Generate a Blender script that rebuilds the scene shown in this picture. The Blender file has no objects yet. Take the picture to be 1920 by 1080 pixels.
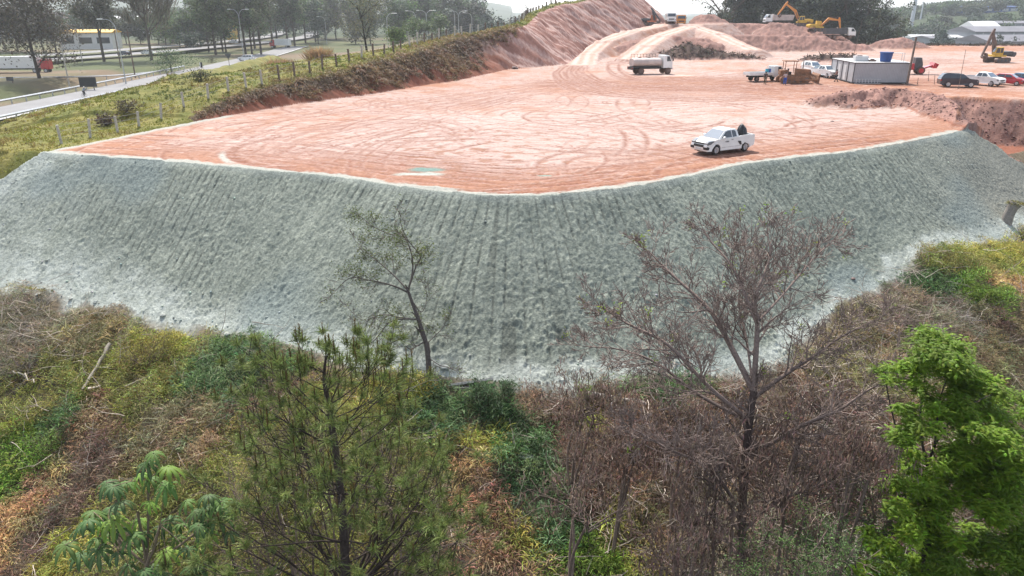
import bpy, bmesh, math, random
import numpy as np
from mathutils import Vector, Matrix
R = math.radians
rng = np.random.default_rng(7); random.seed(7)
SC = bpy.context.scene; COL = SC.collection

# ------------------------------------------------------------ camera, sky, sun, exposure
F = 1371.0; PITCH = 20.8; CZ = 9.8
cam = bpy.data.cameras.new('camera'); camo = bpy.data.objects.new('camera', cam); COL.objects.link(camo)
cam.sensor_width = 36; cam.lens = 36*F/1920; cam.clip_start = .1; cam.clip_end = 9000
camo.location = (0, 0, CZ); camo.rotation_euler = (R(90-PITCH), 0, 0); SC.camera = camo
SUN_EL, SUN_AZ = 55, -16            # azimuth from +Y towards +X: behind the scene, to the left
w = bpy.data.worlds.new('World'); SC.world = w; w.use_nodes = True
nt = w.node_tree; bg = nt.nodes['Background']; sky = nt.nodes.new('ShaderNodeTexSky')
sky.sky_type = 'NISHITA'; sky.sun_disc = False; sky.sun_elevation = R(SUN_EL); sky.sun_rotation = R(SUN_AZ)
sky.dust_density = 2.5; sky.air_density = 1.0; sky.altitude = 700; sky.ozone_density = 1
nt.links.new(sky.outputs[0], bg.inputs[0]); bg.inputs[1].default_value = .15
hs = nt.nodes.new('ShaderNodeHueSaturation'); hs.inputs['Saturation'].default_value = .55; nt.links.new(sky.outputs[0], hs.inputs['Color']); nt.links.new(hs.outputs[0], bg.inputs[0])
sl = bpy.data.lights.new('sun', 'SUN'); so = bpy.data.objects.new('sun', sl); COL.objects.link(so)
sl.energy = 3.4; sl.angle = R(1.5); sl.color = (1, .95, .87)
sd = Vector((math.sin(R(SUN_AZ))*math.cos(R(SUN_EL)), math.cos(R(SUN_AZ))*math.cos(R(SUN_EL)), math.sin(R(SUN_EL))))
so.rotation_euler = sd.to_track_quat('Z', 'Y').to_euler()
SC.view_settings.view_transform = 'Standard'; SC.view_settings.look = 'None'
SC.view_settings.exposure = 1.1; SC.view_settings.gamma = 1
SC.render.engine = 'CYCLES'

# ------------------------------------------------------------ picture <-> place
SP, CP = math.sin(R(PITCH)), math.cos(R(PITCH))
def ray(px, py):
    u = (px-960)/F; v = (540-py)/F
    return np.array([u, CP+v*SP, -SP+v*CP])
def at(px, py, z=0.):
    d = ray(px, py); t = (z-CZ)/d[2]; return np.array([d[0]*t, d[1]*t, z])
def pd(px, py, D):
    d = ray(px, py); return np.array([d[0]*D, d[1]*D, CZ+d[2]*D])

# ------------------------------------------------------------ noise
_T = np.random.default_rng(3).random((512, 512)).astype(np.float32)
def vn(x, y, s=0):
    x = np.asarray(x, float)+s*17.3; y = np.asarray(y, float)+s*31.7
    ix = np.floor(x).astype(int); iy = np.floor(y).astype(int); fx = x-ix; fy = y-iy
    fx = fx*fx*(3-2*fx); fy = fy*fy*(3-2*fy)
    a = _T[ix & 511, iy & 511]; b = _T[(ix+1) & 511, iy & 511]; c = _T[ix & 511, (iy+1) & 511]; d = _T[(ix+1) & 511, (iy+1) & 511]
    return (a+(b-a)*fx)*(1-fy)+(c+(d-c)*fx)*fy
def fbm(x, y, o=4, s=0, g=.5):
    t = 0; a = 1.; n = 0
    for k in range(o):
        t = t+a*(vn(x*2**k, y*2**k, s+k*3)-.5); n += a; a *= g
    return t/n*2
def sst(a, b, x):
    t = np.clip((x-a)/(b-a), 0, 1); return t*t*(3-2*t)

# ------------------------------------------------------------ shape of the land
def seg_d(x, y, A, B):
    dx, dy = B[0]-A[0], B[1]-A[1]; L2 = dx*dx+dy*dy
    t = np.clip(((x-A[0])*dx+(y-A[1])*dy)/L2, 0, 1)
    return np.hypot(x-A[0]-t*dx, y-A[1]-t*dy), t
def poly_d(x, y, pts):
    """distance to a polyline and arc length at the nearest point"""
    best = np.full(np.shape(x), 1e9); u = np.zeros(np.shape(x)); acc = 0
    for A, B in zip(pts[:-1], pts[1:]):
        d, t = seg_d(x, y, A, B); L = math.hypot(B[0]-A[0], B[1]-A[1]); m = d < best
        best = np.where(m, d, best); u = np.where(m, acc+t*L, u); acc += L
    return best, u
def smooth_line(P, n=5):
    P = [np.array(p, float) for p in P]; out = []
    Q = [2*P[0]-P[1]]+P+[2*P[-1]-P[-2]]
    for i in range(1, len(Q)-2):
        for k in range(n):
            t = k/n; a, b, c, d = Q[i-1:i+3]
            out.append(.5*((2*b)+(-a+c)*t+(2*a-5*b+4*c-d)*t*t+(-a+3*b-3*c+d)*t**3))
    out.append(P[-1]); return out
rim_px = [(80, 284), (210, 295), (350, 305), (500, 318), (620, 329), (740, 347), (860, 361), (960, 366), (1060, 362),
          (1180, 350), (1300, 327), (1400, 306), (1500, 294), (1600, 283), (1700, 266), (1810, 243)]
RIM = [at(px, py)[:2] for px, py in rim_px]
CL, CR = RIM[0].copy(), RIM[-1].copy()
RIMS = smooth_line(RIM, 4)
RIMX = [RIMS[0]+(RIMS[0]-RIMS[3])/np.linalg.norm(RIMS[0]-RIMS[3])*80]+RIMS+[RIMS[-1]+(RIMS[-1]-RIMS[-3])/np.linalg.norm(RIMS[-1]-RIMS[-3])*80]
TS = .92                                        # gradient of the sprayed face
RX = np.array([p[0] for p in RIMX]); RY = np.array([p[1] for p in RIMX])
def front(x, y):                                # True in front of (outside) the rim
    return y < np.interp(x, RX, RY)
def Sface(x, y):
    d, u = poly_d(x, y, RIMX); return -TS*d, d, u
def hit_S(px, py):
    d = ray(px, py); t = np.linspace(25, 90, 3000); x, y, z = d[0]*t, d[1]*t, CZ+d[2]*t
    s, dd, u = Sface(x, y); s = np.where(front(x, y), s, 0); k = np.argmax(z < s); return np.array([x[k], y[k], z[k]])
# --- left verge: foot line of the bank
foot_px = [(340, 233), (420, 218), (490, 206), (560, 195), (700, 176), (850, 152), (950, 131), (1060, 121)]
FOOT = [CL]+[at(px, py)[:2] for px, py in foot_px]+[np.array([17., 176.]), np.array([25., 196.]), np.array([38., 213.]), np.array([49., 226.]), np.array([56., 240.])]
_fy = np.array([p[1] for p in FOOT]); _fx = np.array([p[0] for p in FOOT])
_hy = [54, 66, 70, 74, 80, 95, 112, 137, 160, 190, 240, 400]
_hh = [.05, .15, .5, 1.2, 2.0, 3.1, 4.3, 6.1, 7.9, 10.6, 15.0, 15.0]
def foot_x(y): return np.interp(y, _fy, _fx)
def bank_h(y): return np.interp(y, _hy, _hh)
ROADX = -69.
def verge(x, y):
    fx = foot_x(y); s = (fx-x)*.88; h = bank_h(y); sc = h/.95
    n = fbm(x*.25, y*.25, 3, 5)*.35*np.clip(h/2, 0, 1)
    W = np.maximum((fx-ROADX)*.88-1.5, 10)
    fw = np.interp(y, [88, 122], [9, 1.5]); r = np.clip((s-sc-fw)/(W-sc-fw), 0, 1)
    top = h+.03*np.clip(s-sc, 0, fw)*np.clip(h, 0, 1)
    z = np.where(s < sc, .95*s, top+(-4.75-top)*(r**np.interp(y, [90, 125, 165, 210], [1.1, .95, .62, .5])))
    k = sst(1.2, 0, np.abs(s-sc)*(h > .6)); z = z-k*.25
    z = z+2.7*np.exp(-((x+62.5)/3.6)**2)*sst(118, 140, y)*sst(214, 196, y)*(.8+.5*vn(y*.07, x*.05, 19))
    return z+n*sst(0, 1.5, s)*(s < W)+fbm(x*.6, y*.6, 2, 9)*.14*sst(0, 1.5, s), s, sc
# --- natural hillside in front
toe_px = [(-330, 500), (-150, 520), (0, 548), (150, 572), (300, 602), (420, 632), (540, 662), (700, 700), (830, 722), (950, 726), (1080, 722), (1200, 716),
          (1320, 712), (1430, 690), (1520, 630), (1600, 566), (1680, 522), (1740, 470), (1810, 468), (1880, 447), (1960, 425), (2080, 395)]
TOE = [hit_S(*p) for p in toe_px]
ctl = [tuple(p) for p in TOE]
for i, p in enumerate(TOE):
    a = np.array(TOE[max(i-1, 0)][:2]); b = np.array(TOE[min(i+1, len(TOE)-1)][:2]); t = (b-a)/np.linalg.norm(b-a); n = np.array([t[1], -t[0]])
    for L, g in ((4, .34), (11, .50), (24, .56)):
        if L == 4 or i % 2 == 0: ctl.append((p[0]+n[0]*L, p[1]+n[1]*L, p[2]-g*L))
for px, py in ((80, 284), (42, 309), (0, 336), (-90, 400), (-200, 460)): ctl.append(tuple(hit_S(px, py)))
for px, py in ((1925, 318), (2000, 380)): ctl.append(tuple(hit_S(px, py)-np.array([0, 0, 1.2])))
for px, py in ((20, 375), (60, 340), (0, 430), (-80, 450), (120, 330)): ctl.append(tuple(hit_S(px, py)-np.array([0, 0, 1.1])))
ctl += [(-50, 66, -2.0), (-60, 60, -4.0), (-62, 72, -3.6), (-45, 72, -1.2), (-33.5, 60, -.1), (-70, 50, -7), (-52, 50, -4.6)]
ctl = np.array(ctl)
def _phi(r2): return .5*r2*np.log(r2+1e-9)
def fit(C):
    n = len(C); P = np.c_[np.ones(n), C[:, 0]/50, C[:, 1]/50]
    K = _phi((((C[:, None, :2]-C[None, :, :2])/50)**2).sum(-1))+np.eye(n)*2e-4
    A = np.zeros((n+3, n+3)); A[:n, :n] = K; A[:n, n:] = P; A[n:, :n] = P.T
    return np.linalg.solve(A, np.r_[C[:, 2], 0, 0, 0])
_W = fit(ctl)
def Hnat(x, y):
    x = np.asarray(x, float); y = np.asarray(y, float)
    o = _W[-3]+_W[-2]*x/50+_W[-1]*y/50
    for c, wt in zip(ctl, _W[:-3]): o = o+wt*_phi(((x-c[0])/50)**2+((y-c[1])/50)**2)
    return o
# --- trench on the right
AR0, AR1 = CR, hit_S(1930, 318)[:2]
arn = (AR1-AR0)/np.linalg.norm(AR1-AR0); arr = np.array([-arn[1], arn[0]])
if arr[1] < 0: arr = -arr
_l = hit_S(-60, 378)[:2]-CL; _l = _l/np.linalg.norm(_l); lnn = np.array([-_l[1], _l[0]])
if lnn[0] > 0: lnn = -lnn
TR = [AR1+arn*40+arr*1.2, AR0+arr*1.6, at(1792, 205)[:2], at(1760, 186)[:2], at(1800, 180)[:2], at(1860, 184)[:2], at(1930, 186)[:2], np.array([150., 92.]), np.array([150., 68.])]
def inside(x, y, P):
    c = np.zeros(np.shape(x), bool)
    for A, B in zip(P, P[1:]+P[:1]):
        with np.errstate(divide='ignore', invalid='ignore'):
            c ^= ((A[1] > y) != (B[1] > y)) & (x < (B[0]-A[0])*(y-A[1])/(B[1]-A[1]+1e-12)+A[0])
    return c
# --- heaps and ramps of the site: (pixel x, pixel y, depth), half width, side gradient
def RD(l, w, k, z=None): return ([pd(*p) for p in l], w, k)
feats = [
 ([at(1500, 190, .2), at(1540, 182, .9), at(1600, 172, 1.5), at(1680, 166, 1.7), at(1750, 176, 1.5), at(1795, 200, 1.2), at(1822, 236, .35)], .4, .55, 1),
 RD([(1086, 122, 142), (1095, 100, 160), (1125, 76, 175), (1180, 58, 190), (1245, 45, 202), (1350, 45, 206)], 3.2, .75),
 RD([(1180, 110, 152), (1212, 84, 166), (1240, 66, 180), (1275, 55, 192), (1300, 47, 202)], 2.6, .75),
 RD([(1300, 50, 200), (1340, 62, 188), (1385, 84, 172), (1410, 93, 165)], 2.6, .6),
 RD([(1270, 68, 178), (1310, 72, 176), (1335, 82, 172)], 2.2, .75),
 RD([(1130, 92, 168), (1180, 80, 176), (1225, 70, 182)], 1.5, .8),
 RD([(1000, -75, 212), (1080, -50, 212), (1150, -20, 212), (1192, 4, 211), (1212, 22, 210), (1226, 27, 209), (1250, 38, 208)], 2.2, .9),
 RD([(1040, 5, 205), (1080, 18, 206), (1110, 28, 206), (1160, 36, 206), (1200, 40, 206)], 3.5, .75),
 RD([(1250, 38, 222), (1300, 36, 224), (1325, 28, 222), (1340, 36, 224)], 2.5, .6),
 RD([(1340, 43, 212), (1400, 45, 214), (1450, 46, 216), (1500, 50, 214), (1530, 58, 210)], 5, .62),
 RD([(1345, 66, 188), (1400, 66, 190), (1470, 68, 190), (1530, 68, 190), (1570, 78, 190), (1605, 84, 190)], 2.5, .6),
 RD([(1450, 43, 205), (1480, 44, 205)], 1.0, .6),
 RD([(1530, 59, 205), (1560, 63, 203)], 1.5, .6),
 RD([(1660, 76, 200), (1690, 71, 202), (1712, 77, 202)], 1.2, .5),
 RD([(1240, 100, 160), (1290, 82, 158), (1340, 97, 157), (1390, 103, 156), (1425, 108, 155)], .8, .6),
 RD([(1515, 107, 150), (1560, 102, 150), (1600, 104, 152)], .5, .5),
]
HEAP_DARK = [14, 15]
TREAD = 4.05
def zlerp(x, y, P, wd, k):
    best = np.full(np.shape(x), -99.)
    for A, B in zip(P[:-1], P[1:]):
        d, t = seg_d(x, y, A, B); z = A[2]+(B[2]-A[2])*t-k*np.maximum(0, d-wd)
        best = np.maximum(best, z)
    return best
def terrain(x, y, full=False):
    x = np.asarray(x, float); y = np.asarray(y, float); sh = x.shape
    x = np.atleast_1d(x).ravel(); y = np.atleast_1d(y).ravel()
    fr = front(x, y)
    n1 = fbm(x*.5, y*.5, 3, 1); n2 = fbm(x*1.7, y*1.7, 3, 2)
    # inside the rim
    far = sst(235, 330, y)
    z = np.zeros_like(x)+.05*fbm(x*.12, y*.12, 2, 4)
    cls = np.ones(x.shape, int)                     # 1 = bare red earth
    heap = np.zeros_like(x)
    for i, f in enumerate(feats):
        P, wd, k = f[0], f[1], f[2]
        xs = [p[0] for p in P]; ys = [p[1] for p in P]; mz = max(p[2] for p in P)/k+wd+3
        m = (x > min(xs)-mz) & (x < max(xs)+mz) & (y > min(ys)-mz) & (y < max(ys)+mz)
        if not m.any(): continue
        ramp = i in (1, 2, 3)
        am = .1 if ramp else .25
        q = zlerp(x[m]+n1[m]*am*2, y[m]+n2[m]*am*2, P, wd, k)+(n1[m]*am+n2[m]*am*.45)
        zz = z[m]; up = q > zz; z[m] = np.where(up, q, zz)
        hh = heap[m]; c = sst(0, .5, q-zz); heap[m] = np.where(up, (.25*c if ramp else c), hh); 
        if i in HEAP_DARK: hh = heap[m]; heap[m] = np.where(up, 2*c, hh)
    # trench
    m = (x > 34) & (y < 110)
    if m.any():
        ins = inside(x[m], y[m], TR); d, _ = poly_d(x[m], y[m], TR+[TR[0]])
        dep = np.minimum(.95*(d+n1[m]*.5), 4.6+np.clip((92-y[m]), 0, 40)*.03)
        zz = z[m]; zz = np.where(ins, zz-np.maximum(dep, 0), zz); z[m] = zz
        hh = heap[m]; heap[m] = np.where(ins, sst(0, .6, dep)*np.where(.95*d > 4.8, .35, 1.), hh)
    # far side of the site falls away to the valley
    edge = sst(232, 272, y-14*sst(85, 60, x))
    z = np.where(y > 225, z*(1-edge)+(-16.)*edge, z)
    # left verge, bank, plain
    v, s, sc = verge(x, y)
    ml = (s > 0) & (~fr | (y > 60)) & (y > 50)
    wl = sst(58, 70, y)
    # front
    S, dS, u = Sface(x, y)
    q = (x-AR0[0])*arr[0]+(y-AR0[1])*arr[1]
    q = np.where(x > 30, q+.5*n1+.25*n2, -9.)
    Sr = S-.85*np.maximum(q-.3, 0)
    ql = (x-CL[0])*lnn[0]+(y-CL[1])*lnn[1]
    Sr = Sr-1.6*np.maximum(np.where(x < -30, ql+.2*n1, -1), 0)
    H = np.zeros_like(x); mh = (y < 75)
    H[mh] = Hnat(x[mh], y[mh])
    rough = fbm(x*.35, y*.35, 4, 6)*.45
    Hn = H+rough*sst(.0, .9, H-S+.3 )*sst(62, 50, y)
    # grooves of the excavator bucket, clods
    gr = fbm(u*4.6+.35*fbm(u*.5, dS*.5, 2, 8), dS*.14, 2, 11)
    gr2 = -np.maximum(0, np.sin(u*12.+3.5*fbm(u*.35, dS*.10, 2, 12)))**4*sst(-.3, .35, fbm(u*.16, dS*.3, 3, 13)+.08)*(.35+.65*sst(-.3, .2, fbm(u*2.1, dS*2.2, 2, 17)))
    low = sst(2, 10, dS)
    clod = fbm(x*6, y*6, 2, 14)
    blot = fbm(x*1.1, y*1.1, 2, 15)
    relief = (gr*.035+gr2*.06+clod*.075*(.6+.5*low)+np.maximum(clod*blot-.06, 0)*.5*low+fbm(u*.5, dS*.4, 2, 16)*.15+(vn(x*15, y*15, 18)-.5)*.07)*sst(0, .5, dS)
    Sg = Sr+relief
    kf = 1.5; zf = np.maximum(Hn, Sg)+kf*.25*np.maximum(0, 1-np.abs(Sg-Hn)/kf)**2*sst(-3, -5, S)
    toe = sst(1.3, .1, Sg-Hn)
    zf = zf+.0*toe
    cf = np.where(Hn > Sg, 2, 0)
    cf = np.where((cf == 2) & (x < -30) & (y > 40-.0*x) & (H > -7.5), 3, cf)
    cf = np.where((cf == 0) & (q > .3), 1, cf)
    heapf = np.where(q > .3, 1., 0)
    z = np.where(fr & (y < 80), zf, z); cls = np.where(fr & (y < 80), cf, cls); heap = np.where(fr & (y < 80), heapf, heap)
    # verge wins left of foot line
    inl = (s > 0) & ~(fr & (y < 58))
    Hl = np.where(y < 72, H, v)
    nv = np.where(fr & (y < 80), Hn, v)
    nv = nv*(1-wl)+v*wl
    use = inl & ~(fr & (Sg > Hn) & (y < 60))
    z = np.where(use, nv, z); cls = np.where(use, 3, cls)
    bank = use & (s < sc+.2) & (y > 70)
    cls = np.where(bank, 4, cls)
    z = z+np.where(bank, (fbm(y*1.1, s*.25, 3, 21)*.5+fbm(x*.3, y*.3, 3, 22)*.8)*sst(0, 1.2, s)*sst(sc+.3, sc-1, s), 0)
    # plain beyond the verge
    plain = use & (s > (foot_x(y)-ROADX)*.88-2)
    pz = -4.75+fbm(x*.03, y*.03, 2, 31)*.5*sst(-88, -105, x)-2.2*sst(-86, -92, x)*sst(-106, -97, x)*sst(125, 150, y)*sst(215, 190, y)
    pz = pz+1.2*sst(-92, -98, x)*sst(-118, -106, x)*sst(150, 130, y)
    cls = np.where(plain, 5, cls); z = np.where(plain, pz, z)
    fl = (s > 0) & (y > 240)
    z = np.where(fl, pz*sst(-40, -70, x)+z*(1-sst(-40, -70, x)), z); cls = np.where(fl & (x < -40), 5, cls)
    # far country
    D = np.hypot(x, y); az = x/np.maximum(y, 1)
    c = sst(240, 300, y)
    hl = 78*sst(1400, 2700, D)*(.35+.9*vn(az*6+3, 1.5, 42))*sst(.1, -.1, az)+14*sst(700, 1300, D)*vn(az*9, 7.5, 41)
    hr = 27*sst(470, 900, D)*sst(.3, .62, az)+20*sst(1500, 2600, D)*vn(az*9+1, 2.5, 44)
    hill = np.where(az < 0, hl, hr)
    base = np.where(az < -.04, -5., -16.)
    base = base+(fbm(x*.01, y*.01, 3, 43))*4*sst(450, 700, D)
    farz = base+hill
    kk = sst(275, 340, y)*np.where(x < -40, 0, 1)
    kk = np.maximum(kk, sst(520, 640, D))
    z = z*(1-kk)+farz*kk
    cls = np.where((kk > .05) | (y > 282), 5, cls)
    z = np.where(cls == 1, z+.03*n2*(1+2*np.clip(heap, 0, 1))+np.clip(heap, 0, 1)*.13*fbm(x*1.1, y*1.1, 3, 51), z)
    # gouges on the cut faces
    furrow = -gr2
    if full:
        return z.reshape(sh), cls.reshape(sh), heap.reshape(sh), (Sg-Hn).reshape(sh), dS.reshape(sh), u.reshape(sh), s.reshape(sh), furrow.reshape(sh)
    return z.reshape(sh) if sh else float(z[0])
def gz(x, y): return float(terrain(np.array([x]), np.array([y]))[0])
def on(px, py, t0=14, t1=480, n=5000, lift=0):
    """where the sight line of a picture point meets the land"""
    d = ray(px, py); t = np.geomspace(t0, t1, n); x, y, z = d[0]*t, d[1]*t, CZ+d[2]*t
    k = np.argmax(z < terrain(x, y)+lift); 
    if z[k] >= terrain(x[k:k+1], y[k:k+1])[0]+lift: k = n-1
    return np.array([x[k], y[k], gz(x[k], y[k])])

# ------------------------------------------------------------ mesh + tagging helpers
def tag(o, label=None, cat=None, group=None, kind=None):
    if label: o['label'] = label
    if cat: o['category'] = cat
    if group: o['group'] = group
    if kind: o['kind'] = kind
    return o
def empty(name, loc, rz=0, label=None, cat=None, group=None):
    o = bpy.data.objects.new(name, None); COL.objects.link(o); o.location = [float(c) for c in loc]; o.rotation_euler = (0, 0, rz); o.empty_display_size = .3
    return tag(o, label, cat, group)
def npmesh(name, V, Fc, mat=None, parent=None, col=None, smooth=False, attrs=None, mats=None):
    me = bpy.data.meshes.new(name); V = np.ascontiguousarray(V, np.float32); Fc = np.ascontiguousarray(Fc, np.int32)
    n, k = Fc.shape
    me.vertices.add(len(V)); me.vertices.foreach_set('co', V.ravel())
    me.loops.add(n*k); me.loops.foreach_set('vertex_index', Fc.ravel())
    me.polygons.add(n); me.polygons.foreach_set('loop_start', np.arange(0, n*k, k, dtype=np.int32))
    if smooth: me.polygons.foreach_set('use_smooth', np.ones(n, bool))
    if col is not None:
        a = me.color_attributes.new('Col', 'FLOAT_COLOR', 'POINT')
        a.data.foreach_set('color', np.c_[col, np.ones(len(col))].astype(np.float32).ravel())
    for kx, vx in (attrs or {}).items():
        a = me.attributes.new(kx, 'FLOAT', 'POINT'); a.data.foreach_set('value', vx.astype(np.float32))
    me.update(calc_edges=True)
    if mat: me.materials.append(mat)
    o = bpy.data.objects.new(name, me); COL.objects.link(o)
    if parent: o.parent = parent
    return o

# ------------------------------------------------------------ materials
def mk(name):
    m = bpy.data.materials.new(name); m.use_nodes = True; nt = m.node_tree
    return m, nt, nt.nodes['Principled BSDF']
def node(nt, t, **k):
    n = nt.nodes.new('ShaderNode'+t)
    for a, b in k.items():
        if a in n.inputs.keys(): n.inputs[a].default_value = b
        else: setattr(n, a, b)
    return n
def noise(nt, scale, detail=4, rough=.55, vec=None):
    n = node(nt, 'TexNoise'); n.inputs['Scale'].default_value = scale; n.inputs['Detail'].default_value = detail; n.inputs['Roughness'].default_value = rough
    if vec: nt.links.new(vec, n.inputs['Vector'])
    return n
def mixc(nt, fac, a, b, mode='MIX'):
    n = node(nt, 'Mix', data_type='RGBA', blend_type=mode)
    for i, v in ((0, fac), (6, a), (7, b)):
        if hasattr(v, 'is_linked') or hasattr(v, 'links'): nt.links.new(v, n.inputs[i])
        elif i == 0: n.inputs[0].default_value = v
        else: n.inputs[i].default_value = (*v[:3], 1)
    return n.outputs[2]
def mp(nt, x, a, b, c=0, d=1):
    n = node(nt, 'MapRange'); nt.links.new(x, n.inputs[0])
    for i, v in enumerate((a, b, c, d)): n.inputs[i+1].default_value = v
    return n.outputs[0]
def bump(nt, h, strength, dist, bs):
    b = node(nt, 'Bump'); b.inputs['Strength'].default_value = strength; b.inputs['Distance'].default_value = dist
    nt.links.new(h, b.inputs['Height']); nt.links.new(b.outputs[0], bs.inputs['Normal'])
def PM(name, c, rough=.6, metal=0, var=.15, scale=3, bmp=0, spec=.4, coat=0):
    """painted / plain surface with a little procedural wear"""
    m, nt, bs = mk(name); tc = node(nt, 'TexCoord'); n = noise(nt, scale, 5, .6, tc.outputs['Object'])
    dark = tuple(x*(1-var*1.6) for x in c); lite = tuple(min(1, x*(1+var)) for x in c)
    nt.links.new(mixc(nt, mp(nt, n.outputs[0], .3, .7), dark, lite), bs.inputs['Base Color'])
    bs.inputs['Roughness'].default_value = rough; bs.inputs['Metallic'].default_value = metal
    bs.inputs['Specular IOR Level'].default_value = spec; bs.inputs['Coat Weight'].default_value = coat
    if bmp: bump(nt, n.outputs[0], bmp, .05, bs)
    return m
def VC(name, rough=.8, var=.25, scale=6, bmp=.3, bd=.05, trans=0, spec=.2):
    """uses the surface's own colour attribute"""
    m, nt, bs = mk(name); a = node(nt, 'Attribute', attribute_name='Col'); g = node(nt, 'NewGeometry')
    n = noise(nt, scale, 6, .65, g.outputs['Position'])
    f = node(nt, 'Combine' 'Color') if False else None
    v = mp(nt, n.outputs[0], .3, .7, 1-var, 1+var)
    vm = node(nt, 'VectorMath', operation='SCALE'); nt.links.new(a.outputs['Color'], vm.inputs[0]); nt.links.new(v, vm.inputs['Scale'])
    nt.links.new(vm.outputs[0], bs.inputs['Base Color']); bs.inputs['Roughness'].default_value = rough; bs.inputs['Specular IOR Level'].default_value = spec
    if bmp: bump(nt, n.outputs[0], bmp, bd, bs)
    if trans:
        tr = node(nt, 'BsdfTranslucent'); nt.links.new(vm.outputs[0], tr.inputs[0]); mx = node(nt, 'MixShader'); mx.inputs[0].default_value = trans
        out = nt.nodes['Material Output']; nt.links.new(bs.outputs[0], mx.inputs[1]); nt.links.new(tr.outputs[0], mx.inputs[2]); nt.links.new(mx.outputs[0], out.inputs[0])
    return m
m_earth = VC('red_earth', .9, .2, 5, .7, .06)
m_slope = VC('sprayed_face', .85, .34, 9, 1., .06)
m_soil = VC('hillside_soil', .95, .35, 4, .6, .1)
m_leaf = VC('leaf', .6, .12, 9, 0, 0, .35, .3)
m_bark = VC('bark', .9, .3, 14, .4, .02)
m_far = VC('far_ground', .95, .25, .03, 0)
# ------------------------------------------------------------ wheel tracks pressed into the earth (a map in metres of the site)
GX0, GY0, GS = -45., 36., .13; GNX, GNY = 1080, 1540
trk = np.zeros((GNX, GNY), np.float32); lite = np.zeros((GNX, GNY), np.float32)
def stamp(pts, wd, val, M=trk, jit=.0):
    pts = np.asarray(pts); ix = (pts[:, 0]-GX0)/GS; iy = (pts[:, 1]-GY0)/GS; r = max(1, int(wd/GS/2+.5))
    for dx in range(-r, r+1):
        for dy in range(-r, r+1):
            wgt = max(0, 1-math.hypot(dx, dy)/(r+.6)); a = (ix+dx).astype(int); b = (iy+dy).astype(int)
            ok = (a >= 0) & (a < GNX) & (b >= 0) & (b < GNY)
            np.maximum.at(M, (a[ok], b[ok]), (val*wgt)[ok] if np.ndim(val) else val*wgt)
def track(P, gauge=2.0, wd=.45, v=.8):
    C = np.array(smooth_line(P, 40)); L = np.linalg.norm(np.diff(C, axis=0), axis=1).sum(); n = max(20, int(L/.06))
    t = np.linspace(0, len(C)-1, n); C = np.c_[np.interp(t, range(len(C)), C[:, 0]), np.interp(t, range(len(C)), C[:, 1])]
    T = np.gradient(C, axis=0); T /= np.linalg.norm(T, axis=1)[:, None]+1e-9; N = np.c_[-T[:, 1], T[:, 0]]
    seed = random.random()*50
    for s in (-1, 1):
        q = C+N*s*gauge/2; fade = np.clip(fbm(q[:, 0]*.12+seed, q[:, 1]*.12, 3, 61)*2.6+.45, 0, 1)
        stamp(q, wd, v*fade)
        stamp(q+N*s*wd*.75, .2, v*fade*.6, lite)
def arc(cx, cy, r, a0, a1, n=7, sq=1.0): return [(cx+r*math.cos(R(a0+(a1-a0)*i/n)), cy+sq*r*math.sin(R(a0+(a1-a0)*i/n))) for i in range(n+1)]
g2 = lambda *a: at(*a)[:2]
for i in range(210):
    px = random.uniform(350, 1750); py = random.uniform(185, 335)
    c = g2(px, py); r = random.choice([5, 7, 9, 14, 22, 30]); a = random.uniform(0, 360)
    track(arc(c[0], c[1], r, a, a+random.uniform(40, 170)), random.uniform(1.6, 2.3), random.uniform(.25, .5), random.uniform(.35, .8))
for i in range(24):                                             # lanes along the front rim
    o = random.uniform(1.5, 9)
    P = []
    for j in range(2, len(RIMS)-2, 9): P.append((RIMS[j][0]*(1-.0*o)+random.uniform(-.4, .4), RIMS[j][1]+o*1.1+random.uniform(-.5, .5)))
    k = random.randrange(0, 2); track(P[k:k+random.randrange(4, len(P))], 1.9, .4, random.uniform(.3, .85))
for i in range(40):                                             # haul road from the ramp to the right
    o = random.uniform(-1, 1); o2 = random.uniform(-1, 1)
    track([g2(1085+12*o, 118), g2(1075+25*o, 138), g2(1130+40*o, 165+9*o2), g2(1300, 174+15*o2), g2(1480, 170+16*o2), g2(1620+30*o, 180+12*o2)], 2.1, .5, random.uniform(.5, 1))
for i in range(26):
    o = random.uniform(-1, 1)
    track([g2(1100, 150+8*o), g2(950+40*o, 172+9*o), g2(760+60*o, 205+22*o), g2(560+60*o, 250+25*o), g2(470+90*o, 290)], 2.1, .45, random.uniform(.3, .7))
for i in range(30):
    o = random.uniform(-1, 1)
    track([g2(1190+20*o, 112), g2(1150, 122+4*o), g2(1200, 150+6*o), g2(1400, 140+12*o), g2(1600, 120+8*o), g2(1850, 110+10*o)], 2.1, .5, random.uniform(.3, .8))
for i in range(22):
    px = random.uniform(1300, 1850); py = random.uniform(95, 140); c = g2(px, py); a = random.uniform(-20, 30); L = random.uniform(8, 30)
    track([c, c+np.array([L*.5, L*.2*math.sin(a)]), c+np.array([L, L*.5*math.sin(a)])], 2.1, .5, random.uniform(.3, .7))
c = g2(640, 290); track(arc(c[0]-1, c[1]+3, 7.5, 130, 260), .3, .7, .7)
track([g2(1290, 300), g2(1380, 287), g2(1480, 278), g2(1700, 255)], 1.5, .5, 1.); track([g2(1000, 325), g2(1200, 312), g2(1290, 300)], 1.5, .5, .8)
for k in range(1): trk[1:-1, 1:-1] = .5*trk[1:-1, 1:-1]+.125*(trk[2:, 1:-1]+trk[:-2, 1:-1]+trk[1:-1, 2:]+trk[1:-1, :-2])
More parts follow.
